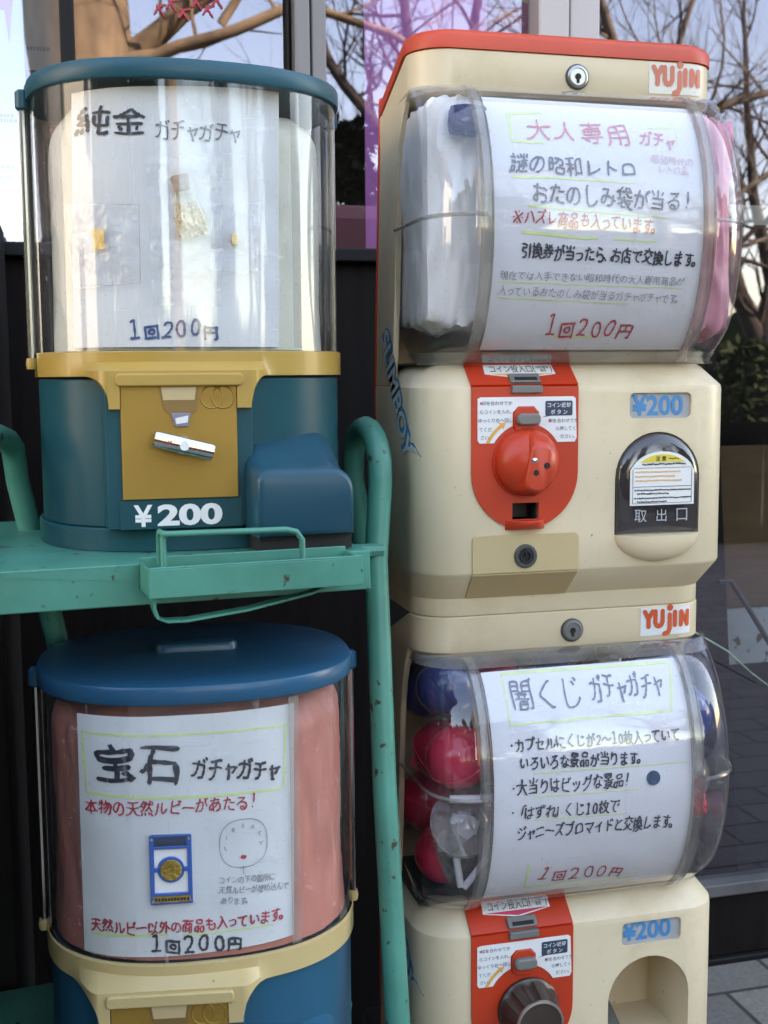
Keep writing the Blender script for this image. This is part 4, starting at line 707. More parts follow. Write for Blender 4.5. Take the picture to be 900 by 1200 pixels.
    P = [(dcx-.0335, zz+.0085), (dcx+.0315, zz+.0085), (dcx+.0325, zz+.0005), (dcx-.001, zz-.0035), (dcx-.0345, zz+.0005)]
    mb = MB(); mb.prism(P, face, .0023, .0027); pg = mb.build('coin_slot_sticker', MT['white'], plate)
    P = [(dcx-.0325, zz+.0007), (dcx+.0305, zz+.0007), (dcx-.001, zz-.0026)]
    mb = MB(); mb.prism(P, face, .0027, .0030); mb.build('arrow_mark', MT['redprint'] if not top else MT['orangeprint'], pg)
    mb = MB(); font_text(mb, 'コイン投入口', face, dcx-.0085, zz+.0047, width=.0400, d=.0031); font_text(mb, '(', face, dcx+.0135, zz+.0047, height=.0068, d=.0031); font_text(mb, ')', face, dcx+.0295, zz+.0047, height=.0068, d=.0031)
    font_text(mb, '100円硬貨', face, dcx+.0215, zz+.0062, width=.0125, d=.0031); font_text(mb, '専用', face, dcx+.0215, zz+.0032, width=.0055, d=.0031)
    mb.build('coin_slot_text', MT['blackprint'], pg)
    # return cup
    mb = MB(); mb.box(-.0692, -.0438, .003, .0235, .0902, .1075); c = MB(); c.box(-.0680, -.0450, -.01, .022, .0915, .1062); cup = mb.build('return_cup', MT['darkthing'], plate); cut(cup, c)
    mb = MB(); lp = []
    for k in range(9):
        a = PI*k/8
        lp.append([(dcx-.0175+.035*k/8, -.0022-.011*math.sin(a)**.5, z) for z in (.0850+.004*(1-math.sin(a)), .0915)])
    pts = [(dcx-.0185, .001)]+[(dcx-.0185+.037*k/10, -.0022-.0105*(1-abs(k/5-1)**3)) for k in range(11)]+[(dcx+.0185, .001)]
    lv = [[(x, y*s_+.0*z, z) for x, y in pts] for z, s_ in ((.0828, .45), (.0850, .8), (.0885, 1), (.0915, 1))]
    mb = MB(); mb.loft(lv); mb.build('return_lip', MT['red'], plate, bevel=.001)
    # dial
    if top:
        mb = MB(); rd = .0300
        mb.lathe([(rd+.001, .002), (rd+.001, .004)]+[(rd*math.cos(R(a)), .004+.0215*math.sin(R(a))) for a in range(0, 90, 9)]+[(.0008, .0255)], (dcx, 0, dcz), (0, -1, 0), 40)
        dl = mb.build('dial', MT['red'], plate, ang=40)
        a = R(12); ca, sa = math.cos(a), math.sin(a)
        def fin(u, v, d): return (dcx+u*ca+v*sa, -d, dcz-u*sa+v*ca)
        mb = MB(); lv = []
        for d, wu, l0, l1 in ((.006, .0125, -.0290, .0285), (.018, .0112, -.0268, .0255), (.0275, .0096, -.0235, .0180), (.0290, .0080, -.0220, .0150)):
            lv.append([fin(u, v, d) for u, v in rr(-wu+.003, wu+.003, l0, l1, .006, 4)])
        mb.loft(lv); kb = mb.build('dial_grip', MT['red'], dl, ang=30, bevel=.0012)
        mb = MB(); mb.lathe([(.0028, .0285), (.0028, .0296), (.0010, .0296)], (dcx+.0095, 0, dcz-.0015), (0, -1, 0), 14); mb.lathe([(.0026, .0255), (.0026, .0292)], (dcx-.0005, 0, dcz-.0075), (0, -1, 0), 12); mb.build('screw_hole', MT['black'], kb)
        mb = MB(); mb.lathe([(.0026, .0255), (.0026, .0290), (.0015, .0296)], (dcx-.0020, 0, dcz+.0030), (0, -1, 0), 12); mb.build('screw', MT['chrome'], kb)
    else:
        kc = (-.0517, 0, .1345); mb = MB(); lv = []; n = 64
        for h, r, f_ in ((.0, .030, 0), (.006, .030, 0), (.0075, .0285, .5), (.012, .0275, 1), (.030, .0228, 1), (.0325, .0222, .4), (.0335, .0210, 0)):
            lv.append([(kc[0]+(r-(.0022*f_ if (k % 8) in (0, 1, 2) else 0))*math.cos(2*PI*k/n), -h, kc[2]+(r-(.0022*f_ if (k % 8) in (0, 1, 2) else 0))*math.sin(2*PI*k/n)) for k in range(n)])
        mb.loft(lv); dl = mb.build('dial', mat('worn_bronze_metal', (.11, .085, .07), .38, metal=.75, var=.25, dirt=(.03, .025, .02), dirt_amt=.7), plate, ang=35)
        mb = MB(); mb.lathe([(.0226, .0318), (.0226, .0340), (.0205, .0345), (.0200, .0320)], kc, (0, -1, 0), 40); mb.build('dial_ring', MT['metal'], dl)
    # ---- coin box cover with lock
    P = [(-.1030, .0181), (-.0045, .0181), (-.0045, .0440), (-.0047, .0735)]+[(-.0097+.005*math.cos(R(a)), .0735+.005*math.sin(R(a))) for a in (20, 45, 70, 90)]+[(-.1012, .0785)]+[(-.1012-.005*math.sin(R(a)), .0735+.005*math.cos(R(a))) for a in (20, 45, 70, 90)]+[(-.1062, .0440)]
    mb = MB(); up = [p for p in P if p[1] >= .0440]; mb.prism(up, flat(0), -.001, .0016); mb.prism([(-.1030, .0181), (-.0045, .0181), (-.0045, .0438), (-.1062, .0438)], face, -.001, .0016)
    cv = mb.build('coin_box_cover', MT['tan'], t, ang=25, bevel=.0006)
    lk = MB(); o_ = (-.0562, 0, .0588); lk.lathe([(.0108, 0), (.0108, .0028), (.0098, .0036), (.0075, .0036), (.0070, .0022), (.0001, .0022)], o_, (0, -1, 0), 28); lk = lk.build('cover_lock', MT['darkgrey'], cv)
    mb = MB(); mb.lathe([(.0058, .0022), (.0058, .0040), (.0040, .0040), (.0040, .0024)], o_, (0, -1, 0), 24); mb.box(o_[0]-.0008, o_[0]+.0008, -.0042, -.002, o_[2]+.0005, o_[2]+.0062); mb.build('lock_barrel', MT['black'], lk)
    # ---- price window
    mb = MB(); mb.prism(rr(.0447, .1063, .1802, .2028, .0048), flat(0), -.0042, -.0030); pw = mb.build('price_plate', MT['pricegrey'], t)
    mb = MB(); font_text(mb, '¥200', flat(0), .0735 if top else .0712, .1918 if top else .1932, width=.0510, bold=.02, d=-.0024); mb.build('price_text', MT['priceblue'], pw)
    # ---- outlet
    mb = MB(); mb.prism(arch_poly(.0735, .0470, .0700, .125), flat(0), -.118, -.0865); 
    ol = mb.build('outlet_back', MT['cream'] if not top else MT['darkgrey'], t)
    if not top:
        mb = MB(); mb.add([(.031, .006, .0738), (.058, .006, .0738), (.050, .084, .0745), (.031, .084, .0745), (.031, .010, .135), (.060, .060, .095), (.052, .084, .125), (.031, .084, .16)], [(0, 1, 5, 4), (1, 2, 6, 5), (4, 5, 6, 7)]); mb.build('outlet_chute', MT['grey'], ol)
    # lip bulging out under the outlet
    mb = MB(); lv = []
    for k in range(9):
        a = PI/2*k/8
        lv.append([(.0735+.0430*math.cos(a)*math.cos(q), .002-.017*math.sin(q)*math.cos(a)**.7, .0732-.0250*math.sin(a)) for q in [PI*j/16 for j in range(17)]])
    mb.loft(lv, True, False); mb.build('outlet_lip', MT['cream'], t, ang=50)
    if top:
        mb = MB(); P = arch_poly(.0735, .0419, .0740, .125, 24)
        loops = []
        for s_, d in ((1, -.0045), (.985, .0005), (.93, .0035), (.80, .0058), (.5, .0068)):
            loops.append([flat(0)(.0735+(u-.0735)*s_, .118+(v-.118)*s_, d) for u, v in P])
        mb.loft(loops, False, True); fl = mb.build('outlet_flap', MT['smoke'], t, ang=50)
        mb = MB(); mb.box(.034, .113, -.0002, .003, .0738, .0760); mb.build('flap_edge', MT['domerim'], fl)
        q = lambda u, v, d: (u, -.0076-d, v)
        P = [(.0422, .1010), (.1062, .1010), (.1062, .1335)]+[(.0742+.0320*math.cos(R(a)), .1285+.0215*math.sin(R(a))) for a in range(14, 170, 13)]+[(.0422, .1335)]
        mb = MB(); mb.prism(P, q, 0, .0005); nl = mb.build('notice_label', MT['white'], fl)
        mb = MB(); P2 = [(.0742+.0285*math.cos(R(a)), .1285+.0190*math.sin(R(a))) for a in range(38, 144, 13)]; mb.prism(P2, q, .0005, .0008); yl = mb.build('notice_heading', MT['yellowsticker'], nl)
        mb = MB(); font_text(mb, '注 意', q, .0722, .1436, width=.0105, d=.0011, bold=.015)
        rng = random.Random(3)
        def dashes(z, x0, x1, h):
            x = x0
            while x < x1:
                l = rng.uniform(.0009, .0026); z_ = z+rng.uniform(-.0003, .0003)
                mb.prism([(x, z_), (x+l, z_), (x+l, z_+h*rng.uniform(.6, 1)), (x, z_+h)], q, .0005, .0009); x += l+rng.uniform(.0003, .0009)
        dashes(.1378, .0540, .0960, .0015); dashes(.1428, .0800, .0905, .0011)
        for z, a, b in ((.1143, .0490, .1025), (.1110, .0490, .0800), (.1070, .0490, .1025), (.1037, .0490, .0780)): dashes(z, a, b, .0013)
        for z in (.1149, .1076): mb.lathe([(.0008, 0), (.0008, .0004)], (.0472, -.0082, z), (0, -1, 0), 8)
        mb.prism([(.0455, .1350), (.1030, .1350), (.1030, .1353), (.0455, .1353)], q, .0005, .0008); mb.prism([(.0455, .1178), (.1030, .1178), (.1030, .1182), (.0455, .1182)], q, .0005, .0008)
        for a, b in (((.0448, .1027), (.1036, .1030)), ):
            mb.prism([(a[0], a[1]), (b[0], a[1]), (b[0], b[1]), (a[0], b[1])], q, .0005, .0008)
        for x in (.0446, .1034): mb.prism([(x, .1027), (x+.0003, .1027), (x+.0003, .1340), (x, .1340)], q, .0005, .0008)
        mb.build('notice_text', MT['blackprint'], nl)
        mb = MB()
        for z in (.1310, .1270, .1230): dashes(z, .0475, .0475+rng.uniform(.035, .052), .0013)
        mb.build('notice_red_text', MT['orangeprint'], nl)
        mb = MB()
        for c_, x in (('取', .0530), ('出', .0740), ('口', .0945)):
            font_text(mb, c_, q, x, .0915, height=.0115, d=.0004)
        mb.build('embossed_letters', MT['pricegrey'], fl)
    # ---- diagonal lettering down the left side
    def side(s_, z, d):
        # s_>0 runs back along the side, s_<0 round the front corner
        if s_ >= 0: return (-HW-d, RC+s_, z)
        a = min(PI/2, -s_/RC); return (-HW+RC-(RC+d)*math.cos(a), RC-(RC+d)*math.sin(a), z)
    sl_fn = lambda u, v, d: side(.036-u, .203+v, d)
    sm = MB(); font_text(sm, 'SLIMBOY', sl_fn, 0, 0, width=.146, rot=-54, bold=.10, shear=.25, d=.0005); so = sm.build('side_lettering', MT['sideblue_dark'], t)
    sm = MB(); font_text(sm, 'SLIMBOY', sl_fn, 0, 0, width=.142, rot=-54, bold=.02, shear=.25, d=.0010); sm.build('side_lettering_fill', MT['sidewhite'], so)
    return t
MT['sideblue_dark'] = mat('side_blue', (.03, .30, .50), .5, var=.1)
MT['sidewhite'] = mat('side_white', (.62, .64, .60), .5, var=.05)
upper_box = box_machine(.730, 'upper cream capsule machine with red lid, round red dial and closed smoked outlet flap', True)
lower_box = box_machine(.227, 'lower cream capsule machine with worn bronze knob and open arched outlet', False)
# low plinth that carries the pair
mb = MB(); mb.box(.305, .594, 1.045, 1.29, .001, .2265); o = mb.build('plinth', MT['darkgrey'], bevel=.004); tag(o, 'dark plinth under the stacked cream capsule machines', 'plinth')

# ================================================================== round capsule machines (left)
EA, EB, EN = .1275, .115, 2.4
def ell(x, a=EA, b=EB, n=EN): return -b*max(0, 1-abs(x/a)**n)**(1/n)
def sell(a, b, z, n=64, ex=EN):
    p = []
    for k in range(n):
        t = 2*PI*k/n; c, s = math.cos(t), math.sin(t)
        p.append((a*math.copysign(abs(c)**(2/ex), c), b*math.copysign(abs(s)**(2/ex), s), z))
    return p
def panel_y(x): return -.1205-.105*(x+.03)
def panel(u, v, d): return (u, panel_y(u)-d, v)
def smooth(t): t = max(0, min(1, t)); return t*t*(3-2*t)
def round_machine(loc, rz, label, M_body, M_lid, M_band, M_chute):
    t = thing('capsule_machine', label, 'capsule machine', loc, rz, 'round capsule machines on the green rack')
    # base ring, body
    mb = MB(); mb.loft([sell(.1300, .1175, 0), sell(.1300, .1175, .0165), sell(.1290, .1165, .018), sell(.1258, .113, .0182)]); mb.build('base_ring', M_body, t, ang=30)
    mb = MB(); mb.loft([sell(.1265, .1135, z) for z in (.0183, .06, .10, .1345)]); 
    # flat housing round the coin mechanism
    x0, x1 = -.0875, .0245
    pts = [(x0, -.085), (x0, panel_y(x0)+.001)]+[(x0+(x1-x0)*k/4, panel_y(x0+(x1-x0)*k/4)+.001) for k in range(1, 4)]+[(x1, panel_y(x1)+.001), (x1, -.10)]
    mb.loft([[(x, y, z) for x, y in pts] for z in (.0185, .1300)])
    body = mb.build('body', M_body, t, ang=30, bevel=.0012)
    mb = MB(); mb.prism([(-.0790, .0185), (.0145, .0185), (.0145, .0412), (-.0790, .0412)], panel, -.001, .0008); mb.build('price_strip', M_body, body)
    # yellow band, with the tab that frames the coin mechanism
    leg = ((-.0850, -.0768), (.0120, .0232)); fil = .015
    xs = sorted(set([-.1289*math.cos(PI*k/56) for k in range(57)]+[x+e for l in leg for x in l for e in (-1e-4, 1e-4)]+[leg[0][0]-fil*k/6 for k in range(7)]+[leg[1][1]+fil*k/6 for k in range(7)]))
    def zlow(x):
        if leg[0][0] <= x <= leg[0][1] or leg[1][0] <= x <= leg[1][1]: return .1115
        if leg[0][1] < x < leg[1][0]: return .1290
        e = leg[0][0]-x if x < leg[0][0] else x-leg[1][1]
        if e < fil: q = e/fil; return .1365-.0235*(1-math.sqrt(max(0, 1-(1-q)**2)))
        return .1365
    def yb(x):
        e = max(leg[0][0]-x, x-leg[1][1], 0)
        wgt = 1-smooth(e/.022)
        return (1-wgt)*(ell(x, .1292, .1165)) + wgt*min(panel_y(x)-.0035, ell(x, .1292, .1165))
    mb = MB(); vs = []; fs = []
    for x in xs:
        zl = zlow(x); y = yb(x); ye = ell(x, .1292, .1165); q = smooth((max(leg[0][0]-x, x-leg[1][1], 0))/.022)
        vs += [(x, ye+.004, .1560), (x, ye, .1552), (x, ye*(1-.0)+(y-ye)*.0, .1475), (x, y, .1405), (x, y, zl), (x, y+.012, zl)]
    n = 6
    for i in range(len(xs)-1):
        for j in range(n-1): fs.append((i*n+j, (i+1)*n+j, (i+1)*n+j+1, i*n+j+1))
    mb.add(vs, fs)
    back = [p for p in sell(.1292, .1165, .0, 96) if p[1] >= -1e-6]; back.sort(key=lambda p: p[0])
    mb.loft([[(x, y, z) for x, y, _ in back] for z in (.1365, .156)], False, False, closed=False)
    for sx in (-1, 1):
        mb.lathe([(.0045, -.0045), (.0052, 0), (.0045, .0045)], (sx*.1318, 0, .1475), (0, 0, 1), 12)
    band = mb.build('band', M_band, t, ang=30)
    mb = MB(); mb.prism(rr(-.0800, .0165, .1285, .1385, .0035), panel, .002, .0062); mb.build('band_brow', M_band, band, ang=30, bevel=.0016, bseg=3)
    # gold mechanism plate
    gx0, gx1, gz0, gz1 = -.0763, .0117, .0418, .1292
    mb = MB(); mb.prism([(gx0, gz0), (gx1, gz0), (gx1, gz1), (gx0, gz1)], panel, -.001, .0022); gp = mb.build('coin_plate', MT['gold'], body, ang=30, bevel=.0005)
    gxy = lambda px, py: (gx0+(px-142)/1511, gz1-(py-452)/1511)
    tr = [gxy(185, 453.5), gxy(231, 453.5), gxy(228, 482), gxy(222, 484), gxy(196, 484), gxy(191, 480)]
    mb = MB(); mb.prism(tr[::-1], panel, .0022, .0030); mb.build('slot_surround', MT['golddark'], gp)
    mb = MB(); mb.prism([gxy(*p) for p in ((188, 454), (228, 454), (226, 469), (190, 469))][::-1], panel, .0030, .0034); mb.build('coin_ramp', MT['tan'], gp)
    mb = MB(); mb.prism([gxy(*p) for p in ((198, 484), (221, 484), (218, 500), (203, 500))][::-1], panel, .0022, .0042); mb.build('coin_gate', MT['chutegrey'], gp, bevel=.0006)
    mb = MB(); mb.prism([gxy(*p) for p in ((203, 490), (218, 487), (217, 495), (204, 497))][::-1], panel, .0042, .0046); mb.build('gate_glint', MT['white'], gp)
    mb = MB()
    for cx in (246, 259):
        c = gxy(cx, 466); mb.tube([panel(c[0]+.0085*math.cos(2*PI*k/28), c[1]+.0085*math.sin(2*PI*k/28), .0023) for k in range(28)], .0007, 5, closed=True)
        font_text(mb, '100', panel, c[0], c[1], width=.0095, d=.0026)
    mb.build('coin_emblem', MT['gold'], gp)
    # chrome crank
    hc = gxy(208.5, 521); sc = 1/1511
    an = R(-14.5); ca, sa = math.cos(an), math.sin(an)
    hp = lambda u, v, d: panel(hc[0]+u*ca-v*sa, hc[1]+u*sa+v*ca, d)
    mb = MB(); lv = []
    for u, k_ in ((-.0228, .86), (-.0222, .97), (-.0215, 1), (-.0075, 1), (0, 1), (.0075, 1), (.0215, 1), (.0222, .97), (.0228, .86)):
        lv.append([hp(u, .0064*k_*q, d) for q, d in ((-1, .0128), (-1, .0160), (-.93, .0178), (-.78, .0187), (-.4, .0194), (0, .0197), (.4, .0194), (.78, .0187), (.93, .0178), (1, .0160), (1, .0128))])
    mb.loft(lv); hd = mb.build('crank_handle', MT['chrome'], gp, ang=40)
    mb = MB(); mb.lathe([(.0075, .001), (.0070, .0142)], panel(*hc, 0), (0, -1, 0), 24); mb.build('crank_shaft', MT['metal'], hd)
    mb = MB(); mb.lathe([(.0036, 0), (.0036, .0005)], hp(0, 0, .0196), (0, -1, 0), 20); mb.build('crank_dot', MT['white'], hd)
    mb = MB(); mb.prism([(-.0125, -.001), (-.0095, .0005), (-.0105, .0025), (-.0115, .0005), (-.0135, .002)], hp, .0196, .0199); mb.build('crank_mark', MT['redprint'], hd)
    # price
    mb = MB(); font_text(mb, '¥', panel, -.0617, .0290, height=.0170, bold=.025, d=.0012); font_text(mb, '200', panel, -.0260, .0290, width=.0500, height=.0170, bold=.04, d=.0012); mb.build('price_text', MT['white'], body)
    # chute cover
    mb = MB(); lv = []
    def sec(y, x0, x1, z0, z1, r):
        p = [(x0, y, z0)]+[(x0+r*.55-r*.55*math.cos(PI/2*k/6), y, z1-r*.55+r*.55*math.sin(PI/2*k/6)) for k in range(7)]+[(x1-r+r*math.sin(PI/2*k/8), y, z1-r+r*math.cos(PI/2*k/8)) for k in range(9)]+[(x1, y, z0)]
        return p
    for a in ((-.1655, .0225, .0905, .017, .0590, .014), (-.1645, .0195, .0935, .0145, .0625, .016), (-.1615, .0180, .0950, .013, .0650, .018), (-.150, .0175, .0955, .013, .0670, .020), (-.138, .0175, .096, .013, .0700, .021), (-.122, .0180, .0975, .013, .0775, .022), (-.100, .022, .100, .013, .0880, .022), (-.080, .028, .102, .013, .0930, .022), (-.05, .028, .102, .013, .0935, .022)): lv.append(sec(*a))
    mb.loft(lv); ch = mb.build('chute_cover', M_chute, t, ang=50)
    mb = MB(); mb.box(.0215, .0955, -.155, -.06, .0005, .0135); mb.build('chute_gap_fill', MT['black'], ch)  # black block standing in for the shaded gap under the cover
    # clear cylinder, rods
    mb = MB(); mb.loft([sell(.1266, .1140, z, 96) for z in (.1555, .20, .26, .32, .3595)], False, False); mb.build('clear_cylinder', MT['cyl'], t, ang=60)
    mb = MB(); ov = .004
    xs2 = (.0655, .0695)
    mb.loft([[(x, ell(x, .1270, .1144)-.0004, z) for x in (.0650, .0690, .073)] for z in (.158, .25, .358)], False, False, closed=False); mb.build('cylinder_seam', MT['domerim'], t)
    for sx in (-1, 1):
        mb = MB(); mb.tube([(sx*.1318, 0, .1440), (sx*.1318, 0, .3640)], .0030, 10); mb.build('rod', MT['steel'], t)
        mb = MB(); mb.tube([(sx*.1275, .010, .1440), (sx*.1275, .010, .3640)], .0026, 8); mb.build('rod_sleeve', MT['darkgrey'], t)
    # lid
    mb = MB(); mb.loft([sell(.1275, .1150, .3600), sell(.1290, .1170, .3600), sell(.1297, .1178, .3612), sell(.1297, .1178, .3715), sell(.1287, .1168, .3738), sell(.1255, .1140, .3752), sell(.11, .097, .3765), sell(.06, .05, .3775), sell(.001, .001, .378)])
    for sx in (-1, 1): mb.lathe([(.004, -.010), (.0058, -.008), (.0058, .0045), (.0035, .0065)], (sx*.1315, 0, .3620), (0, 0, 1), 14)
    ld = mb.build('lid', M_lid, t, ang=35)
    mb = MB(); mb.loft([[(x, y, z) for x, y in rr(-.034+i, .034-i, -.016+i, .004-i, .009-i, 6)] for z, i in ((.376, 0), (.3815, 0), (.3840, .0015), (.3848, .004))]); mb.build('lid_catch', M_lid, ld, ang=35)
    return t
UL_LOC, UL_RZ = (.105, 1.071, .815), 5.3
LL_LOC, LL_RZ = (.0985, 1.012, .346), -3.0
upper_round = round_machine(UL_LOC, UL_RZ, 'round capsule machine with teal base and lid and mustard band, on the upper rack shelf', MT['teal'], MT['teallid'], MT['yellow'], MT['tealchute'])
lower_round = round_machine(LL_LOC, LL_RZ, 'round capsule machine with bright blue lid and pale yellow band, below the green shelf', MT['bluebody'], MT['bluelid'], MT['paleyellow'], MT['bluebody'])

# ================================================================== green rack with two shelves and a coin tray
rk = thing('display_rack', 'green painted tube rack with shelves and small wire handled tray, carrying the round machines', 'rack', (.105, 1.071, 0), 5.3)
def shelf(z, y0, y1, x0, x1):
    mb = MB(); mb.box(x0, x1, y0, y1, z-.002, z); th = .002
    mb.box(x0, x1, y0, y0+th, z-.031, z-.002); mb.box(x0, x1, y1-th, y1, z-.031, z-.002); mb.box(x0, x0+th, y0+th, y1-th, z-.031, z-.002); mb.box(x1-th, x1, y0+th, y1-th, z-.031, z-.002)
    return mb.build('shelf', MT['green'], rk, bevel=.0012)
shelf(.8145, -.168, .150, -.192, .1065)
shelf(.3455, -.240, .150, -.200, .1065)
def arch(x0, lean=1):
    p = []
    yf0, yf1, r = -.062, -.150, .038
    p.append((x0-.032, -.235, .012)); p.append((x0-.026, -.190, .25)); p.append((x0-.014, -.105, .60)); p.append((x0-.007, yf0-.006, .79)); p.append((x0, yf0, .858))
    for k in range(1, 10): a = PI*k/10; p.append((x0, yf0+r-r*math.cos(a), .866+r*math.sin(a)))
    p += [(x0, yf0+2*r, .858), (x0+.006, yf0+2*r+.01, .70), (x0+.012, yf0+2*r+.03, .30), (x0+.012, yf0+2*r+.04, .012)]
    if x0 > 0: p = p[:-2]; p[-1] = (x0+.012, yf0+2*r+.004, .787)
    if x0 < 0: p = [(x+(.060+max(0, .87-z)*.16)*smooth((y-yf0)/(2*r)), y+.06*smooth((y-yf0)/(2*r)), z) for x, y, z in p]
    return p
for x0 in (.1535, -.205):
    mb = MB(); mb.tube(arch(x0), .0104, 16); tb = mb.build('tube_leg', MT['green'], rk, ang=60)
    for q in ((arch(x0)[0],) if x0 > 0 else (arch(x0)[0], arch(x0)[-1])):
        m2 = MB(); m2.lathe([(.014, 0), (.014, .02), (.011, .024)], (q[0], q[1], .001), (0, 0, 1), 16); m2.build('rubber_foot', MT['black'], tb)
for z in (.800, .331):
    for x0, x1 in ((.106, .150), (-.200, -.192)):
        for y in (-.075, .03): mb = MB(); mb.tube([(x0, y, z), (x1, y, z)], .006, 8); mb.build('shelf_bracket', MT['green'], rk)
# small open tray hooked to the front of the shelf
tx0, tx1, ty0, ty1, tz0, tz1 = -.0735, .0850, -.2130, -.1705, .7955, .8165
mb = MB(); th = .0014
mb.box(tx0, tx1, ty0, ty1, tz0, tz0+th)
mb.box(tx0, tx1, ty0, ty0+th, tz0+th, tz1); mb.box(tx0, tx1, ty1-th, ty1, tz0+th, tz1+.003)
mb.box(tx0, tx0+th, ty0+th, ty1-th, tz0+th, tz1); mb.box(tx1-th, tx1, ty0+th, ty1-th, tz0+th, tz1)
tr = mb.build('coin_tray', MT['green'], rk, bevel=.0009)
mb = MB()
mb.tube([(tx0+.0005, ty0+.001, tz1+.0004), (tx1-.0005, ty0+.001, tz1+.0004)], .0009, 6); mb.build('tray_rim', MT['green'], tr)
mb = MB(); wz = .8395
mb.tube([(-.0600, -.178, tz1-.012), (-.0600, -.180, wz-.006), (-.0605, -.184, wz), (-.0605, -.196, wz), (-.0580, -.2005, wz), (-.052, -.2015, wz), (.030, -.2015, wz-.001), (.0375, -.2010, wz-.003), (.0420, -.2000, wz-.009), (.0425, -.1990, tz1-.014)], .0023, 8)
mb.tube([(-.0600, -.196, wz-.0005), (-.0600, -.197, tz1-.012)], .0023, 8)
mb.build('wire_handle', MT['green'], tr, ang=60)
mb = MB()
lp = [(-.0690, -.207, tz0+.002), (-.0690, -.207, tz0-.008), (-.0665, -.207, tz0-.0155), (-.0600, -.207, tz0-.0190), (-.045, -.206, tz0-.0195), (.0, -.203, tz0-.0155), (.050, -.198, tz0-.0075), (.078, -.194, tz0+.0005)]
for (a, b) in zip(lp[:-1], lp[1:]):
    pass
mb.loft([[(x-.0, y, z), (x, y+.012, z), (x, y+.012, z+.0018), (x, y, z+.0018)] if i > 2 else [(x-.0012, y, z), (x-.0012, y+.012, z), (x+.0012, y+.012, z), (x+.0012, y, z)] for i, (x, y, z) in enumerate(lp)])
mb.build('tray_strap', MT['green'], tr, ang=40)

# ================================================================== papers, contents
def xf(loc, rz): return Matrix.Translation(loc) @ Matrix.Rotation(R(rz), 4, 'Z')
def quadmap(q, nu, nv):
    (ax, az), (bx, bz), (cx, cz), (dx, dz) = q        # tl, tr, br, bl
    def f(u, v): return ((ax*(1-u)+bx*u)*(v)+(dx*(1-u)+cx*u)*(1-v), (az*(1-u)+bz*u)*v+(dz*(1-u)+cz*u)*(1-v))
    return f
INK = {'ink': 'ink', 'blue': 'blue', 'red': 'redink', 'grey': 'greyink', 'pale': 'pale', 'faint': 'faint', 'bold': 'bold', 'ink2': 'ink2'}
PEN = {'ink': .00145, 'blue': .0017, 'red': .0013, 'grey': .0006, 'pale': .0013, 'faint': .0007, 'bold': .0019, 'ink2': .0017}
NAMES = {'ink': 'black_handwriting', 'blue': 'blue_handwriting', 'red': 'red_handwriting', 'grey': 'pencil_handwriting', 'pale': 'faded_red_handwriting', 'faint': 'faint_handwriting', 'bold': 'bold_handwriting', 'ink2': 'grey_handwriting'}
def sheet(name, label, cat, loc, rz, fn, quad, lines, hl=(), seed=1, pens={}, hlm='hl', wav=.0006, group=None, m='paper', extra=None, names=NAMES):
    rng = random.Random(seed); qf = quadmap(quad, 1, 1)
    def srf(u, v, d):
        d2 = d+wav*noise.noise(Vector((u*28, v*34, seed*3.1)))
        return fn(u, v, d2)
    mb = MB(); mb.grid(lambda u, v: srf(*qf(u, v), 0), 36, 40)
    o = mb.build(name, MT[m]); o.location = loc; o.rotation_euler = (0, 0, R(rz)); tag(o, label, cat, group)
    by = {}
    for (t, x0, z0, x1, z1, h, c) in lines: by.setdefault(c, []).append((t, x0, z0, x1, z1, h))
    for c, ls in by.items():
        mb = MB()
        for i, (t, x0, z0, x1, z1, h) in enumerate(ls):
            pen = pens.get(t, PEN[c]); hand(mb, t, x0, z0, x1, z1, h, pen, srf, rng, small=('回円' if '円' in t else ''))
        mb.build(names[c], MT[INK[c]], o, ang=80, fix=False)
    if hl:
        mb = MB()
        for pts, wd, in hl:
            P = []
            for a, b in zip(pts[:-1], pts[1:]):
                n = max(2, int(math.hypot(b[0]-a[0], b[1]-a[1])/.006))
                P += [(a[0]+(b[0]-a[0])*k/n, a[1]+(b[1]-a[1])*k/n+rng.uniform(-.0003, .0003)) for k in range(n)]
            P.append(pts[-1]); mb.ribbon(P, wd, srf, .0003)
        mb.build('highlighter_lines', MT[hlm], o, ang=80, fix=False)
    return o, srf
ULF = lambda ins: (lambda u, v, d: (u, ell(u, EA-ins, EB-ins)-d, v))
DOMEF = lambda ins: (lambda u, v, d: (u, dome_y(v)+ins-d, v))
UBL = (.4495, 1.01, .730); LBL = (.4495, 1.01, .227)
T_UL=[
  ('純金',-0.0984,0.3326,-0.0464,0.3292,0.0239,'ink'),
  ('ガチャガチャ',-0.0415,0.3249,0.0248,0.3233,0.0165,'ink2'),
  ('1回200円',-0.0657,0.1724,0.0043,0.1737,0.0180,'blue'),
]
T_LL=[
  ('宝石',-0.0839,0.3128,-0.0170,0.3141,0.0346,'ink'),
  ('ガチャガチャ',-0.0107,0.3104,0.0578,0.3015,0.0195,'ink'),
  ('本物の天然ルビーがあたる!',-0.0916,0.2784,0.0389,0.2800,0.0127,'red'),
  ('天然ルビー以外の商品も入っています。',-0.0902,0.1839,0.0613,0.1855,0.0117,'red'),
  ('1回200円',-0.0465,0.1721,0.0266,0.1687,0.0186,'ink'),
  ('コインの下の箇所に',0.0078,0.2194,0.0520,0.2164,0.0066,'grey'),
  ('天然ルビーが埋め込んで',0.0077,0.2112,0.0631,0.2068,0.0066,'grey'),
  ('あります。',0.0088,0.2028,0.0320,0.2005,0.0066,'grey'),
]
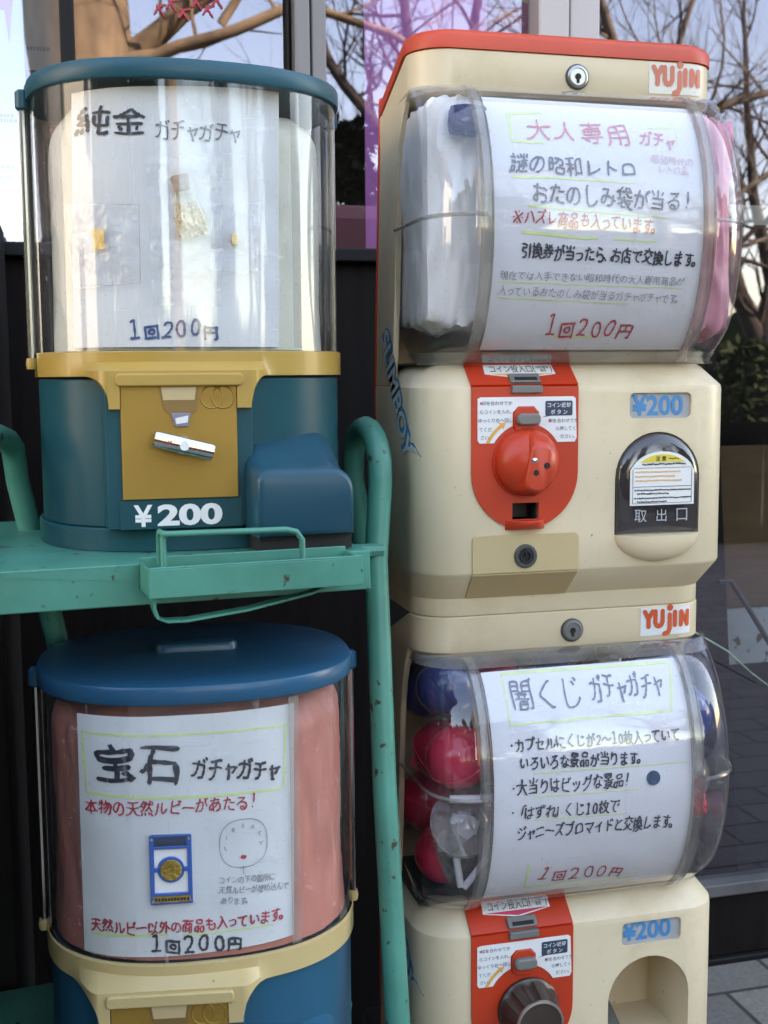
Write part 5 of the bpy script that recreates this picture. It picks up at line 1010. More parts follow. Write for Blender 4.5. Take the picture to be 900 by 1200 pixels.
T_UR=[
  ('大人専用',-0.0653,0.4279,0.0313,0.4260,0.0221,'pale'),
  ('ガチャ',0.0389,0.4240,0.0724,0.4200,0.0142,'pale'),
  ('謎の昭和レトロ',-0.0831,0.3973,0.0330,0.3941,0.0177,'ink2'),
  ('昭和時代の',0.0471,0.4051,0.0877,0.4028,0.0084,'faint'),
  ('レトロ品',0.0526,0.3970,0.0818,0.3951,0.0083,'faint'),
  ('おたのしみ袋が当る!',-0.0656,0.3727,0.0834,0.3676,0.0203,'ink2'),
  ('※ハズレ商品も入っています。',-0.0827,0.3525,0.0524,0.3471,0.0142,'red'),
  ('引換券が当ったら、お店で交換します。',-0.0744,0.3240,0.0927,0.3196,0.0140,'bold'),
  ('現在では入手できない昭和時代の大人専用商品が',-0.0921,0.3042,0.0810,0.3006,0.0078,'grey'),
  ('入っているおたのしみ袋が当るガチャガチャです。',-0.0924,0.2916,0.0805,0.2853,0.0086,'grey'),
  ('1回200円',-0.0444,0.2622,0.0408,0.2595,0.0210,'red'),
]
T_LR=[
  ('闇くじ',-0.0754,0.4374,-0.0047,0.4397,0.0281,'ink2'),
  ('ガチャガチャ',0.0019,0.4393,0.0750,0.4381,0.0245,'ink2'),
  ('・カプセルにくじが2〜10枚入っていて',-0.0828,0.3973,0.0843,0.3951,0.0132,'ink'),
  ('いろいろな景品が当ります。',-0.0735,0.3812,0.0470,0.3776,0.0135,'ink'),
  ('・大当りはビッグな景品!',-0.0830,0.3609,0.0329,0.3579,0.0147,'ink'),
  ('・「はずれ」くじ10枚で',-0.0829,0.3375,0.0233,0.3339,0.0146,'ink'),
  ('ジャニーズブロマイドと交換します。',-0.0756,0.3180,0.0814,0.3142,0.0155,'ink'),
  ('1回200円',-0.0494,0.2713,0.0387,0.2647,0.0200,'red'),
]
# --- upper left: sheet behind the clear wall, with little bags of gold
sheet('paper_sign', 'white paper sign with blue price and three taped gold samples inside the teal machine', 'paper sign', UL_LOC, UL_RZ, ULF(.0105),
      [(-.0990, .3540), (.0587, .3599), (.0549, .1590), (-.1040, .1590)], T_UL, [], 4, {'純金': .0026, 'ガチャガチャ': .0013, '1回200円': .0019}, wav=.0018, hlm='hlpale')
def pouch(name, label, quad, seed, group='plastic pouches on the sign'):
    qf = quadmap(quad, 1, 1); fn = ULF(.0060 if seed < 3 else .0024); mb = MB()
    mb.grid(lambda u, v: fn(*qf(u, v), .0007*noise.noise(Vector((u*5, v*5, seed)))+.0005*math.sin(PI*u)*math.sin(PI*v)), 16, 16)
    o = mb.build(name, MT['film']); o.location = UL_LOC; o.rotation_euler = (0, 0, R(UL_RZ)); tag(o, label, 'plastic pouch', group)
    m2 = MB(); P = [qf(0, 0), qf(1, 0), qf(1, 1), qf(0, 1), qf(0, 0)]
    for a, b in zip(P[:-1], P[1:]): m2.ribbon([(a[0]+(b[0]-a[0])*k/8, a[1]+(b[1]-a[1])*k/8) for k in range(9)], .0007, fn, .0009)
    if seed < 3: m2.build('pouch_edge', MT['filmedge'], o, fix=False)
pouch('plastic_pouch', 'clear plastic pouch holding the larger gold chip, left of the glass bottle', [(-.1079, .2692), (-.0556, .2665), (-.0561, .2074), (-.1025, .2048)], 1.)
pouch('plastic_pouch', 'clear plastic pouch holding the tiny gold chip, right of the glass bottle', [(-.0003, .2678), (.0391, .2697), (.0358, .2154), (-.0028, .2183)], 2.)
pouch('plastic_pouch', 'crumpled clear plastic bag round the glass bottle at the middle of the sign', [(-.0500, .3020), (.0080, .3040), (.0050, .1900), (-.0480, .1900)], 3.)
def chip(label, q):
    fn = ULF(.0068); mb = MB(); mb.prism(q[::-1], fn, -.0002, .0008); o = mb.build('gold_chip', MT['goldleaf']); o.location = UL_LOC; o.rotation_euler = (0, 0, R(UL_RZ)); tag(o, label, 'gold chip', 'gold leaf chips on the sign')
chip('larger gold leaf chip in the left pouch', [(-.0893, .2500), (-.0810, .2497), (-.0809, .2342), (-.0887, .2333)])
chip('tiny pale gold leaf chip in the right pouch', [(.0148, .2462), (.0196, .2465), (.0201, .2386), (.0152, .2384)])
bt = thing('glass_bottle', 'tiny corked glass bottle of gold flakes at the middle of the sign', 'bottle'); bt.matrix_world = xf(UL_LOC, UL_RZ) @ Matrix.Translation((-.0190, ell(-.019, EA-.0068, EB-.0068), .2640)) @ Matrix.Rotation(R(-14), 4, 'Y') @ Matrix.Diagonal((1.22, 1.0, 1.18, 1))
mb = MB(); mb.lathe([(.0001, -.0185), (.0080, -.0180), (.0100, -.0155), (.0102, -.004), (.0085, .004), (.0058, .0100), (.0050, .0150), (.0058, .0165)], (0, 0, 0), (0, 0, 1), 24, False, False)
mb.v = [(x, y*.36, z) for x, y, z in mb.v]; mb.build('glass', MT['bottleglass'], bt, ang=60)
mb = MB(); rng = random.Random(5)
for k in range(300):
    z = rng.uniform(-.0172, .004); r = .0092*(1 if z < -.004 else (1-(z+.004)/.02)); a = rng.uniform(0, 2*PI); q = r*math.sqrt(rng.random()); c = Vector((q*math.cos(a), q*math.sin(a)*.34, z))
    t1 = Vector((rng.uniform(-1, 1), rng.uniform(-.5, .5), rng.uniform(-1, 1))).normalized()*.0017; t2 = t1.cross(Vector((rng.uniform(-1, 1), 1, rng.uniform(-1, 1)))).normalized()*.0014
    mb.add([c-t1, c+t2, c+t1, c-t2], [(0, 1, 2, 3)])
mb.build('gold_flakes', MT['goldleaf'], bt, ang=10, fix=False)
mb = MB(); mb.lathe([(.0050, .0120), (.0056, .0175), (.0058, .0215), (.0050, .0225)], (0, 0, 0), (0, 0, 1), 16); mb.v = [(x, y*.6, z) for x, y, z in mb.v]; mb.build('cork', MT['cork'], bt)
def lining(name, label, loc, rz, m, ins, z0, z1, amp, seed, fold=9., top=.02):
    mb = MB(); lv = []; nz = 40; na = 160
    for j in range(nz+1):
        v = j/nz; z = z0+(z1-z0)*v; lp = []
        sh = 1-.10*max(0, (v-.86)/.14)**2
        for k, p in enumerate(sell(EA-ins, EB-ins, 0, na)):
            a = 2*PI*k/na
            n_ = noise.noise(Vector((math.cos(a)*fold*.35, math.sin(a)*fold*.35, v*2.2+seed)))+.5*noise.noise(Vector((math.cos(a)*fold, math.sin(a)*fold, v*5+seed)))
            s_ = sh*(1-amp*(.35+.65*abs(n_))*(.25+.75*smooth(v/.25))); zz = z-(top*max(0, v-.8)/.2)*(.5+.8*noise.noise(Vector((math.cos(a)*1.7, math.sin(a)*1.7, seed+9))))
            lp.append((p[0]*s_, p[1]*s_, zz))
        lv.append(lp)
    mb.loft(lv); o = mb.build(name, MT[m], ang=60); o.location = loc; o.rotation_euler = (0, 0, R(rz)); return o
o = lining('filling_bag', '', UL_LOC, UL_RZ, 'baglining', .0135, .1568, .352, .05, 1., 7, .016); tag(o, 'crumpled cream white bag filling the clear drum of the teal machine', 'bag')
# --- lower left
LLo, LLs = sheet('paper_sign', 'white paper sign with blue framed coin card and red writing inside the blue machine', 'paper sign', LL_LOC, LL_RZ, ULF(.0028),
      [(-.0949, .3500), (.0699, .3519), (.0667, .1640), (-.0959, .1590)], T_LL,
      [([(-.0915, .3358), (.0626, .3362)], .0018), ([(-.0915, .3358), (-.0899, .2883)], .0018), ([(.0626, .3362), (.0603, .2860)], .0014), ([(-.0899, .2883), (.0603, .2860)], .0022), ([(-.0892, .1758), (-.0320, .1790)], .0022), ([(-.02, .1780), (.05, .1775)], .0014)], 8,
      {'宝石': .0040, 'ガチャガチャ': .0020, '本物の天然ルビーがあたる!': .0012, '1回200円': .0020}, wav=.0012)
mb = MB(); rng = random.Random(2); cc = (.0276, .2470)
mb.ribbon([(cc[0]+.0185*math.copysign(abs(math.cos(a))**.8, math.cos(a)), cc[1]+.0192*math.copysign(abs(math.sin(a))**.8, math.sin(a))) for a in [2*PI*k/40 for k in range(41)]], .0006, LLs, .0008)
for k, ch in enumerate('LIBERTY'):
    a = R(190-200*k/6); hand(mb, ch, cc[0]+.0140*math.cos(a)-.002, cc[1]+.0140*math.sin(a), cc[0]+.0140*math.cos(a)+.002, cc[1]+.0140*math.sin(a)+.0001, .0046, .0005, LLs, rng)
mb.ribbon([(.0271, .2225), (.0272, .2285)], .0006, LLs, .0008); mb.ribbon([(.0255, .2268), (.0272, .2287), (.0288, .2268)], .0006, LLs, .0008)
mb.build('coin_sketch', MT['greyink'], LLo, ang=80, fix=False)
mb = MB(); mb.ribbon([(.0262+.0006*k, .2357+.0004*math.sin(k*2.)) for k in range(5)], .0032, LLs, .0009); mb.build('red_dot', MT['redink'], LLo, fix=False)
cd = thing('coin_card', 'blue framed card with a gold coin and gold caption, taped on the lower left sign', 'coin card', LL_LOC, LL_RZ)
cfn = lambda u, v, d: (u, ell(-.028, EA-.0024, EB-.0024)-d-(u+.028)*.09, v)
cx0, cx1, cz0, cz1 = -.0440, -.0122, .2046, .2590
def card(u, v): return (cx0+(cx1-cx0)*u, cz0+(cz1-cz0)*v)
def P4(u0, u1, v0, v1): return [card(u0, v0), card(u1, v0), card(u1, v1), card(u0, v1)]
mb = MB(); mb.prism(P4(.01, .99, .01, .99), cfn, .0, .0016); mb.build('card_back', MT['white'], cd)
mb = MB()
for b in ((0, .10, 0, 1), (.90, 1, 0, 1), (.1, .9, .88, 1), (.1, .9, .80, .84), (.1, .9, .0, .03), (.1, .9, .12, .16), (.1, .3, .47, .53), (.7, .9, .47, .53)): mb.prism(P4(*b), cfn, .0012, .0034)
co = card(.5, .50); ring = lambda r: [(co[0]+r*math.cos(2*PI*k/32), co[1]+r*math.sin(2*PI*k/32)) for k in range(32)]
mb.prism(ring(.0102), cfn, .0012, .0034); fr = mb.build('card_frame', mat('blue_card_frame', (.02, .10, .36), .35, var=.1, coat=.3), cd, bevel=.0004)
mb = MB(); mb.prism(P4(.1, .9, .84, .88), cfn, .0012, .003); mb.prism(P4(.12, .88, .885, .985), cfn, .0034, .0036); mb.build('card_header', MT['navyprint'], cd)
mb = MB(); mb.prism(ring(.0082), cfn, .0034, .0044); mb.build('gold_coin', MT['coingold'], cd, bevel=.0004)
mb = MB(); mb.prism(P4(.06, .94, .03, .12), cfn, .0034, .0037); mb.build('caption_strip', MT['coingold'], cd)
mb = MB(); rng = random.Random(6); x = .10
while x < .88: mb.prism(P4(x, x+.05, .055, .095), cfn, .0037, .0039); x += rng.uniform(.065, .085)
mb.build('caption_text', MT['blackprint'], cd)
mb = MB()
for u, v in ((.06, .95), (.94, .95), (.06, .05), (.94, .05)):
    c = card(u, v); mb.prism([(c[0]+.0012*math.cos(2*PI*k/10), c[1]+.0012*math.sin(2*PI*k/10)) for k in range(10)], cfn, .0034, .0040)
mb.build('card_screw', MT['chrome'], cd)
o = lining('filling_wrap', '', LL_LOC, LL_RZ, 'pinkbag', .0045, .1566, .354, .075, 4., 9, .008); tag(o, 'folded pink wrapping filling the clear drum of the blue machine', 'wrapping')
# --- upper right
sheet('paper_sign', 'white paper sign with faded red heading and red price behind the upper box dome', 'paper sign', UBL, 0, DOMEF(.0042),
      [(-.0981, .4560), (.0958, .4545), (.0945, .2420), (-.0990, .2420)], T_UR,
      [([(-.0788, .4407), (-.0480, .4430)], .0024), ([(-.0788, .4407), (-.0790, .4157), (-.0500, .4150)], .0028), ([(.0500, .4330), (.0758, .4345), (.0750, .4200)], .0018), ([(-.0817, .3850), (-.0400, .3853)], .0022), ([(-.0400, .3853), (.0300, .3830)], .0016), ([(-.0689, .3610), (.0600, .3540)], .0016), ([(-.0734, .3394), (-.0049, .3351)], .0026), ([(.01, .3351), (.05, .3340)], .0016), ([(-.0921, .2985), (.08, .2945)], .0010), ([(-.0921, .2855), (.03, .2810)], .0010), ([(-.0328, .2530), (.0100, .2535)], .0022)], 12,
      {'引換券が当ったら、お店で交換します。': .0016, '1回200円': .0016, '大人専用': .0015}, wav=.0008)
o_mats = {}
# --- lower right
LRo, LRs = sheet('paper_sign', 'white paper sign listing lottery rules with green frame behind the lower box dome', 'paper sign', LBL, 0, DOMEF(.0042),
      [(-.0976, .4570), (.0946, .4580), (.1000, .2470), (-.0974, .2470)], T_LR,
      [([(-.0790, .4550), (.0880, .4550), (.0785, .4156), (-.0790, .4145), (-.0790, .4550)], .0022), ([(-.06, .3715), (.09, .3690)], .0010), ([(-.06, .3505), (.04, .3480)], .0010), ([(-.06, .3285), (.03, .3260)], .0010), ([(-.0600, .2830), (-.0600, .2560), (.0480, .2530)], .0020)], 21,
      {'1回200円': .0014}, wav=.0008)
mb = MB(); mb.lathe([(.0068, 0), (.0066, .0009)], LRs(.0558, .3573, .0002), (0, -1, .1), 24); st = mb.build('round_sticker', mat('blue_sticker', (.012, .06, .13), .3, var=.5, scale=160), LRo)

# --- fillings of the box machines
def bag(name, label, base, m, c, s, seed, amp=.28, group=None, sq=.55):
    mb = MB(); lv = []; n = 72
    for j in range(n+1):
        t = PI*j/n; lp = []
        for k in range(n):
            a = 2*PI*k/n; d = Vector((math.sin(t)*math.cos(a), math.sin(t)*math.sin(a), -math.cos(t)))
            # superquadric block, then crumples
            q = max(abs(d.x), abs(d.y), abs(d.z))**sq
            r = 1/q*(1+amp*(noise.noise(d*1.7+Vector((seed, 0, 0)))*.6+noise.noise(d*4.1+Vector((0, seed, 0)))*.3-.5*abs(noise.noise(Vector((d.x*5, d.y*5, d.z*2.2))+Vector((seed, seed, 0))))-.08*abs(noise.noise(d*11+Vector((seed, 0, 4))))))*.86
            lp.append((d.x*s[0]*r, d.y*s[1]*r, d.z*s[2]*r))
        lv.append(lp)
    mb.loft(lv, False, False); o = mb.build(name, MT[m], ang=70); o.location = (base[0]+c[0], base[1]+c[1], base[2]+c[2]); tag(o, label, 'bag', group); return o
bag('white_bag', 'white plastic bag lying at the left of the upper dome', UBL, 'bagwhite', (-.1120, .060, .360), (.0385, .060, .118), 3., .13, sq=.85)
bag('navy_bundle', 'navy blue lump on top of the white bag', UBL, 'navy', (-.111, -.0030, .4350), (.020, .012, .0160), 5., .1)['category'] = 'lump'
bag('pink_bag', 'pink wrapper bag squeezed at the right of the upper dome', UBL, 'pinkcloth', (.1200, .050, .352), (.0300, .062, .122), 8., .18, sq=.8)
bag('backing_bag', 'pale bag stuffed behind the sign in the upper dome', UBL, 'baglining', (.0, .085, .345), (.085, .050, .088), 11., .12)
cap_group = 'capsules in the lower dome'; k_slip = [0]
def capsule(c, r, m0, m1, tilt, label):
    t = thing('toy_capsule', label, 'capsule', (LBL[0]+c[0], LBL[1]+c[1], LBL[2]+c[2]), 0, cap_group); t.rotation_euler = (R(tilt[0]), R(tilt[1]), 0)
    for nm, s_, m in (('upper_half', 1, m0), ('lower_half', -1, m1)):
        mb = MB(); rr_ = r*(1 if s_ > 0 else .97); mb.lathe([(rr_*math.cos(R(a)), s_*rr_*math.sin(R(a))) for a in range(0, 90, 9)]+[(.0004, s_*rr_)], (0, 0, 0), (0, 0, 1), 32, False, True); mb.build(nm, MT[m], t, ang=60)
    mb = MB(); mb.lathe([(r*.99, -.0016), (r*1.025, -.0012), (r*1.025, .0012), (r*.99, .0016)], (0, 0, 0), (0, 0, 1), 32); mb.build('rim', MT[m0] if m0 != 'capclear' else MT['domerim'], t)
    if 'capclear' in (m0, m1):
        mb = MB(); rg_ = random.Random(int(abs(c[0]*1e4)+abs(c[2]*1e4)))
        for k in range(7):
            p0 = Vector((rg_.uniform(-.5, .5), rg_.uniform(-.5, .5), rg_.uniform(-.5, .5)))*r; d_ = Vector((rg_.uniform(-1, 1), rg_.uniform(-1, 1), rg_.uniform(-1, 1))).normalized(); s_ = d_.orthogonal().normalized()
            mb.grid(lambda u, v: p0+d_*(u-.5)*r*.85+s_*((v-.5)*r*.5)+d_.cross(s_)*math.sin(u*5+k)*r*.12, 6, 1)
        mb.build('folded_slips', MT['redpaper' if k_slip[0] % 2 else 'sliproll'], t, ang=80, fix=False); k_slip[0] += 1
    return t
cr = .0300
capsule((-.1130, .0200, .3740), cr, 'capred', 'capred', (20, -30), 'glossy pink red capsule at the upper left of the lower dome')
capsule((-.1120, .0130, .3130), cr, 'capclear', 'capred', (62, 12), 'half clear half red capsule with papers, below the glossy red capsule')
capsule((-.1140, .0550, .4320), cr*.96, 'capblue', 'capblue', (10, 50), 'dark blue capsule at the top left, behind the glossy red capsule')
capsule((-.1100, .0790, .3620), cr, 'capred', 'capclear', (40, 20), 'red and clear capsule deep at the left behind the glossy ones')
capsule((-.1120, .0660, .2650), cr, 'capclear', 'capred', (20, 70), 'clear topped red capsule at the lower left bottom of the dome')
capsule((-.1150, .1130, .4160), cr, 'capblue', 'capblue', (0, 20), 'dark blue capsule against the back wall at top left')
capsule((-.1140, .1160, .3000), cr, 'capred', 'capred', (0, 20), 'red capsule against the back wall at lower left')
capsule((.1160, .0220, .3960), cr*.96, 'capblue', 'capblue', (15, 30), 'dark blue capsule at the upper right edge of the dome')
capsule((.1160, .0800, .4240), cr*.96, 'capblue', 'capblue', (15, 30), 'dark blue capsule furthest back at the top right')
capsule((.1160, .0260, .3340), cr*.96, 'capclear', 'capblue', (70, 30), 'clear and blue capsule at the right below the dark blue one')
capsule((.1160, .0800, .3560), cr, 'capblue', 'capclear', (70, 30), 'blue and clear capsule at the right, behind the clear and blue one')
capsule((.1160, .0760, .2780), cr*.96, 'capclear', 'capred', (15, 30), 'clear and red capsule low at the right, further back')
for i, (x, z) in enumerate(((-.05, .42), (.01, .42), (.06, .43), (-.05, .35), (.01, .36), (.065, .355), (-.045, .285), (.015, .29), (.07, .285))):
    capsule((x, .095, z), cr, ('capred', 'capblue', 'capclear')[i % 3], ('capclear', 'capred', 'capblue')[(i//2) % 3], (i*40, i*65), 'capsule packed behind the lottery rules sign')
def roll(p, q, r, label):
    P, Q = Vector(p), Vector(q); o_ = (P+Q)/2; mb = MB(); mb.tube([P-o_, (P-o_)*.5, (Q-o_)*.5, Q-o_], r, 12); o = mb.build('paper_roll', MT['sliproll'], ang=50); o.location = o_+Vector(LBL); tag(o, label, 'paper roll', 'rolled lottery slips')
roll((-.1150, .006, .2570), (-.1200, .006, .2880), .0035, 'upright white rolled slip at the bottom left of the lower dome')
roll((-.1125, .004, .2560), (-.0920+.0, .000, .2830), .0032, 'slanting white rolled slip leaning beside the upright one')
roll((-.1310, .026, .3600), (-.1250, .015, .3740), .0045, 'short white rolled slip between the two red capsules')
roll((-.1290, -.006, .3450), (-.0930, -.018, .3460), .0036, 'white rolled slip lying across the half clear capsule')
bag('red_wrapper', 'crumpled red wrapper at the right edge of the lower dome', LBL, 'redpaper', (.1235, .006, .3120), (.009, .010, .014), 4., .5)['category'] = 'wrapper'

# ================================================================== things behind the glass
def boxthing(name, label, cat, m, b, bevel=.001, group=None):
    mb = MB(); mb.box(*b); o = mb.build(name, MT[m], bevel=bevel); return tag(o, label, cat, group)
pb = boxthing('poster', 'pale blue poster with small print behind the window at the far left edge', 'poster', 'posterblue', (-.30, -.0345, 1.612, 1.614, 1.140, 1.75), 0)
mb = MB(); wall_f = lambda y: (lambda u, v, d: (u, y-d, v))
f_ = wall_f(1.612); rng = random.Random(7)
for z, a, b in ((1.272, -.075, -.050), (1.266, -.078, -.050), (1.210, -.075, -.056), (1.197, -.075, -.060), (1.190, -.072, -.063)):
    x = a
    while x < b: l = rng.uniform(.002, .005); mb.prism([(x, z), (x+l, z), (x+l, z+.004), (x, z+.004)], f_, .0002, .0006); x += l+.0012
mb.build('small_print', MT['darkgrey'], pb)
mb = MB(); mb.prism([(-.10, 1.40), (-.056, 1.40), (-.052, 1.36), (-.045, 1.42), (-.045, 1.749), (-.10, 1.749)], f_, .0002, .0005); mb.build('pink_edge', MT['posterpink'], pb)
st = boxthing('striped_border', 'lilac and white striped paper strip under the pale blue poster', 'paper strip', 'white', (-.30, -.0300, 1.6125, 1.6145, 1.119, 1.1385), 0)
mb = MB()
for k in range(14): mb.prism([(-.039-.0105*k, 1.120), (-.0335-.0105*k, 1.120), (-.0335-.0105*k, 1.138), (-.039-.0105*k, 1.138)], wall_f(1.6125), .0002, .0006)
mb.build('stripes', MT['lilac'], st)
gs = boxthing('grey_sheet', 'translucent grey sheet with faint lettering beside the dark window post', 'sheet', 'postergrey', (-.0340, .0085, 1.610, 1.6115, 1.330, 1.80), 0)
mb = MB(); rng = random.Random(9); x = -.032
while x < -.006: l = rng.uniform(.002, .0045); mb.prism([(x, 1.3535), (x+l, 1.3535), (x+l, 1.3580), (x, 1.3580)], wall_f(1.610), .0002, .0005); x += l+.001
mb.build('faint_lettering', MT['navyprint'], gs)
boxthing('poster', 'wide magenta poster behind the glass between the two machine columns', 'poster', 'posterpink', (.398, .5700, 1.612, 1.614, 1.119, 1.85), 0)
pm = boxthing('poster', 'maroon poster with pale outlined HELLO lettering beside the pinkish door post', 'poster', 'postermaroon', (.5712, .700, 1.610, 1.6115, 1.385, 1.85), 0)
mb = MB(); font_text(mb, 'HEL', wall_f(1.610), .6050, 1.4310, width=.036, bold=.06, d=.0004); font_text(mb, 'ハロ', wall_f(1.610), .6060, 1.4620, width=.044, bold=.06, d=.0004); mb.build('lettering', MT['olive'], pm)
mb = MB(); font_text(mb, 'HEL', wall_f(1.610), .6050, 1.4310, width=.0350, bold=.012, d=.0008); mb.build('lettering_fill', MT['redprint'], pm)
pm['label'] = 'maroon poster with HEL lettering beside the pinkish door post'
mb = MB(); rng = random.Random(17)
for (x, z) in ((.125, 1.405), (.140, 1.412), (.155, 1.402), (.172, 1.416), (.186, 1.408), (.198, 1.42)):
    mb.ribbon([(x-.4, z), (x-.394, z+.009), (x-.386, z+.011)], .0035, lambda u, v, d: (u, -.002-d+.004, v), .0006); mb.ribbon([(x-.397, z+.010), (x-.388, z-.003)], .003, lambda u, v, d: (u, -.002-d+.004, v), .0007)
mb.build('painted_lettering', MT['redink'], shop, fix=False)
boxthing('brown_board', 'plain brown board leaning inside the glass door at right', 'board', 'brownboard', (.945, 1.35, 1.72, 1.735, .575, .835), .001)
boxthing('rusty_sheet', 'rust speckled white metal sheet under the brown board', 'metal sheet', 'rustsheet', (.985, 1.40, 1.722, 1.730, .480, .572), .001)
mb = MB(); mb.prism([(.925, 1.0), (.975, 1.0), (1.045, .06), (.985, .06)], wall_f(1.70), -.02, .0); o = mb.build('plank', MT['darkwood'], bevel=.002); tag(o, 'dark plank leaning behind the glass door', 'plank')
boxthing('beige_beam', 'pale beige beam behind the door glass at upper right', 'beam', 'beige', (1.03, 1.6, 1.80, 1.83, 1.190, 1.222))
mb = MB(); mb.tube([(.955, 1.640, .634), (.975, 1.640, .634), (1.01, 1.640, .585), (1.10, 1.640, .450)], .0042, 8); o = mb.build('black_stick', MT['blackpole']); tag(o, 'thin black stick with hooked end against the brown board', 'stick')
mb = MB(); mb.tube([(.575, 1.10, .690), (.66, 1.19, .668), (.80, 1.35, .600), (.93, 1.50, .525), (1.02, 1.575, .472)], .0013, 6); o = mb.build('wire', MT['twine']); tag(o, 'thin pale green wire running from the cream machine to the door', 'wire')

# ================================================================== trees across the road (seen mirrored in the glass)
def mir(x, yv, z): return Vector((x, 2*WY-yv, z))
def limb(mb, path, r0, r1, n=8, seg=6):
    P = [Vector(p) for p in path]; pts = []
    for a, b in zip(P[:-1], P[1:]): pts += [a.lerp(b, k/seg) for k in range(seg)]
    pts.append(P[-1]); m = len(pts)-1
    pts = [p+Vector((noise.noise(p*1.3), noise.noise(p*1.3+Vector((7, 0, 0))), noise.noise(p*1.3+Vector((0, 9, 0)))))*.12*min(1, k/4) for k, p in enumerate(pts)]
    mb.tube(pts, [r0+(r1-r0)*k/m for k in range(m+1)], n); return pts
def grow(mb, p, d, r, ln, depth, rng):
    """a bare winter branch with side twigs"""
    n = 5; pts = [p]; q = p.copy(); dd = d.copy()
    for k in range(n):
        dd = (dd+Vector((rng.uniform(-1, 1), rng.uniform(-1, 1), rng.uniform(-.6, 1)))*.20).normalized(); q = q+dd*ln/n; pts.append(q.copy())
    mb.tube(pts, [r*(1-.68*k/n) for k in range(n+1)], 6 if r > .03 else 4 if r > .01 else 3, cap=False)
    if depth == 0: return
    for k in range(rng.randint(3, 5)):
        i = rng.randint(1, n); a = pts[i]; ax = Vector((rng.uniform(-1, 1), rng.uniform(-1, 1), rng.uniform(-.3, 1))).normalized()
        nd = (dd*.55+ax*.75).normalized(); grow(mb, a, nd, r*(1-.68*i/n)*rng.uniform(.5, .75), ln*rng.uniform(.5, .8), depth-1, rng)
def tree(label, trunk, limbs, seed, m, twigs, depth=3, dens=.7):
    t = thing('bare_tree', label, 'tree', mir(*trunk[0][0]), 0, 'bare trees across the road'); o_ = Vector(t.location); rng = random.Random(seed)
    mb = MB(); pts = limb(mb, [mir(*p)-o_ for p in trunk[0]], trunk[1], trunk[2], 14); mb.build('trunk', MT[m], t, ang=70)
    mb = MB()
    for path, r0, r1 in limbs:
        lp = limb(mb, [mir(*p)-o_ for p in path], r0, r1, 8)
        for k in range(int(len(lp)*dens)):
            i = rng.randint(2, len(lp)-1); d = Vector((rng.uniform(-1, 1), rng.uniform(-.7, .7), rng.uniform(-.2, 1))).normalized()
            grow(mb, lp[i], d, (r0+(r1-r0)*i/len(lp))*.4, rng.uniform(.6, 1.3), depth-1, rng)
        grow(mb, lp[-1], (lp[-1]-lp[-2]).normalized(), r1, 1.3, depth, rng)
    for (p, d, r, l) in twigs: grow(mb, mir(*p)-o_, Vector(d).normalized(), r, l, depth, rng)
    mb.build('crown', MT[m], t, ang=70, fix=False)
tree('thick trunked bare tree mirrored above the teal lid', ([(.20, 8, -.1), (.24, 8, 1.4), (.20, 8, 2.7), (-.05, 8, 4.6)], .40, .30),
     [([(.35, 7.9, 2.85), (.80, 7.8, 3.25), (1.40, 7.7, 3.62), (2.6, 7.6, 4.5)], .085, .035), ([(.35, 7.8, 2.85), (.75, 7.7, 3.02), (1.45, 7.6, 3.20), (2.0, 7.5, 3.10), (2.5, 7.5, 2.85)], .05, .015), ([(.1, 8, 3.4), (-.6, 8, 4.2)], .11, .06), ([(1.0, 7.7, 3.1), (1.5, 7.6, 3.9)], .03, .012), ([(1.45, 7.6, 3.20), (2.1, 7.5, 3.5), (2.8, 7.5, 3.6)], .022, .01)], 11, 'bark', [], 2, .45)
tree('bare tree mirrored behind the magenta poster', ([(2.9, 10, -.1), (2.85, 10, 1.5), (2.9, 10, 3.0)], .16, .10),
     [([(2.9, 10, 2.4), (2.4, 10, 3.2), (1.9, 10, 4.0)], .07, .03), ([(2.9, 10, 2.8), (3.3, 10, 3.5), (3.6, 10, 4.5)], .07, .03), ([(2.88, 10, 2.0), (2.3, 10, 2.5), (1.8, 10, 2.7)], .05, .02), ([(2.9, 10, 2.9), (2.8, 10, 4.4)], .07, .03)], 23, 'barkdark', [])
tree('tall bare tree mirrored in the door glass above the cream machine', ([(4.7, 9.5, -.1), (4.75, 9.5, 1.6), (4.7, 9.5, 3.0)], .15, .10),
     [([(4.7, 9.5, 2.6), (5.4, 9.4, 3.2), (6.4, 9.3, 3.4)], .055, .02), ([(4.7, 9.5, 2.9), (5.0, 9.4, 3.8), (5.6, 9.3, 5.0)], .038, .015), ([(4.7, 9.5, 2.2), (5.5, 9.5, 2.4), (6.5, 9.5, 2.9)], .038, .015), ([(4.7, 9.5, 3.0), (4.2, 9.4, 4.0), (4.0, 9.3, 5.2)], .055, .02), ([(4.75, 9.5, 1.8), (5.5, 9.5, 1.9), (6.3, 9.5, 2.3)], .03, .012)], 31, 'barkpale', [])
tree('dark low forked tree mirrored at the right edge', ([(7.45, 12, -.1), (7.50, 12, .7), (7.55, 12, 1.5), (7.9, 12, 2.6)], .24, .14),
     [([(7.5, 12, 1.15), (7.15, 12, 1.75), (6.95, 11.9, 2.3), (6.5, 11.8, 2.6)], .13, .06), ([(7.6, 12, 1.8), (7.3, 12, 2.8), (7.1, 12, 4.2)], .08, .03), ([(7.8, 12, 2.4), (8.6, 12, 3.0)], .09, .04), ([(7.7, 12, 2.2), (7.5, 12, 3.4), (7.9, 12, 4.6)], .07, .03), ([(6.95, 11.9, 2.3), (6.3, 11.8, 3.2)], .05, .02)], 41, 'barkdark', [])
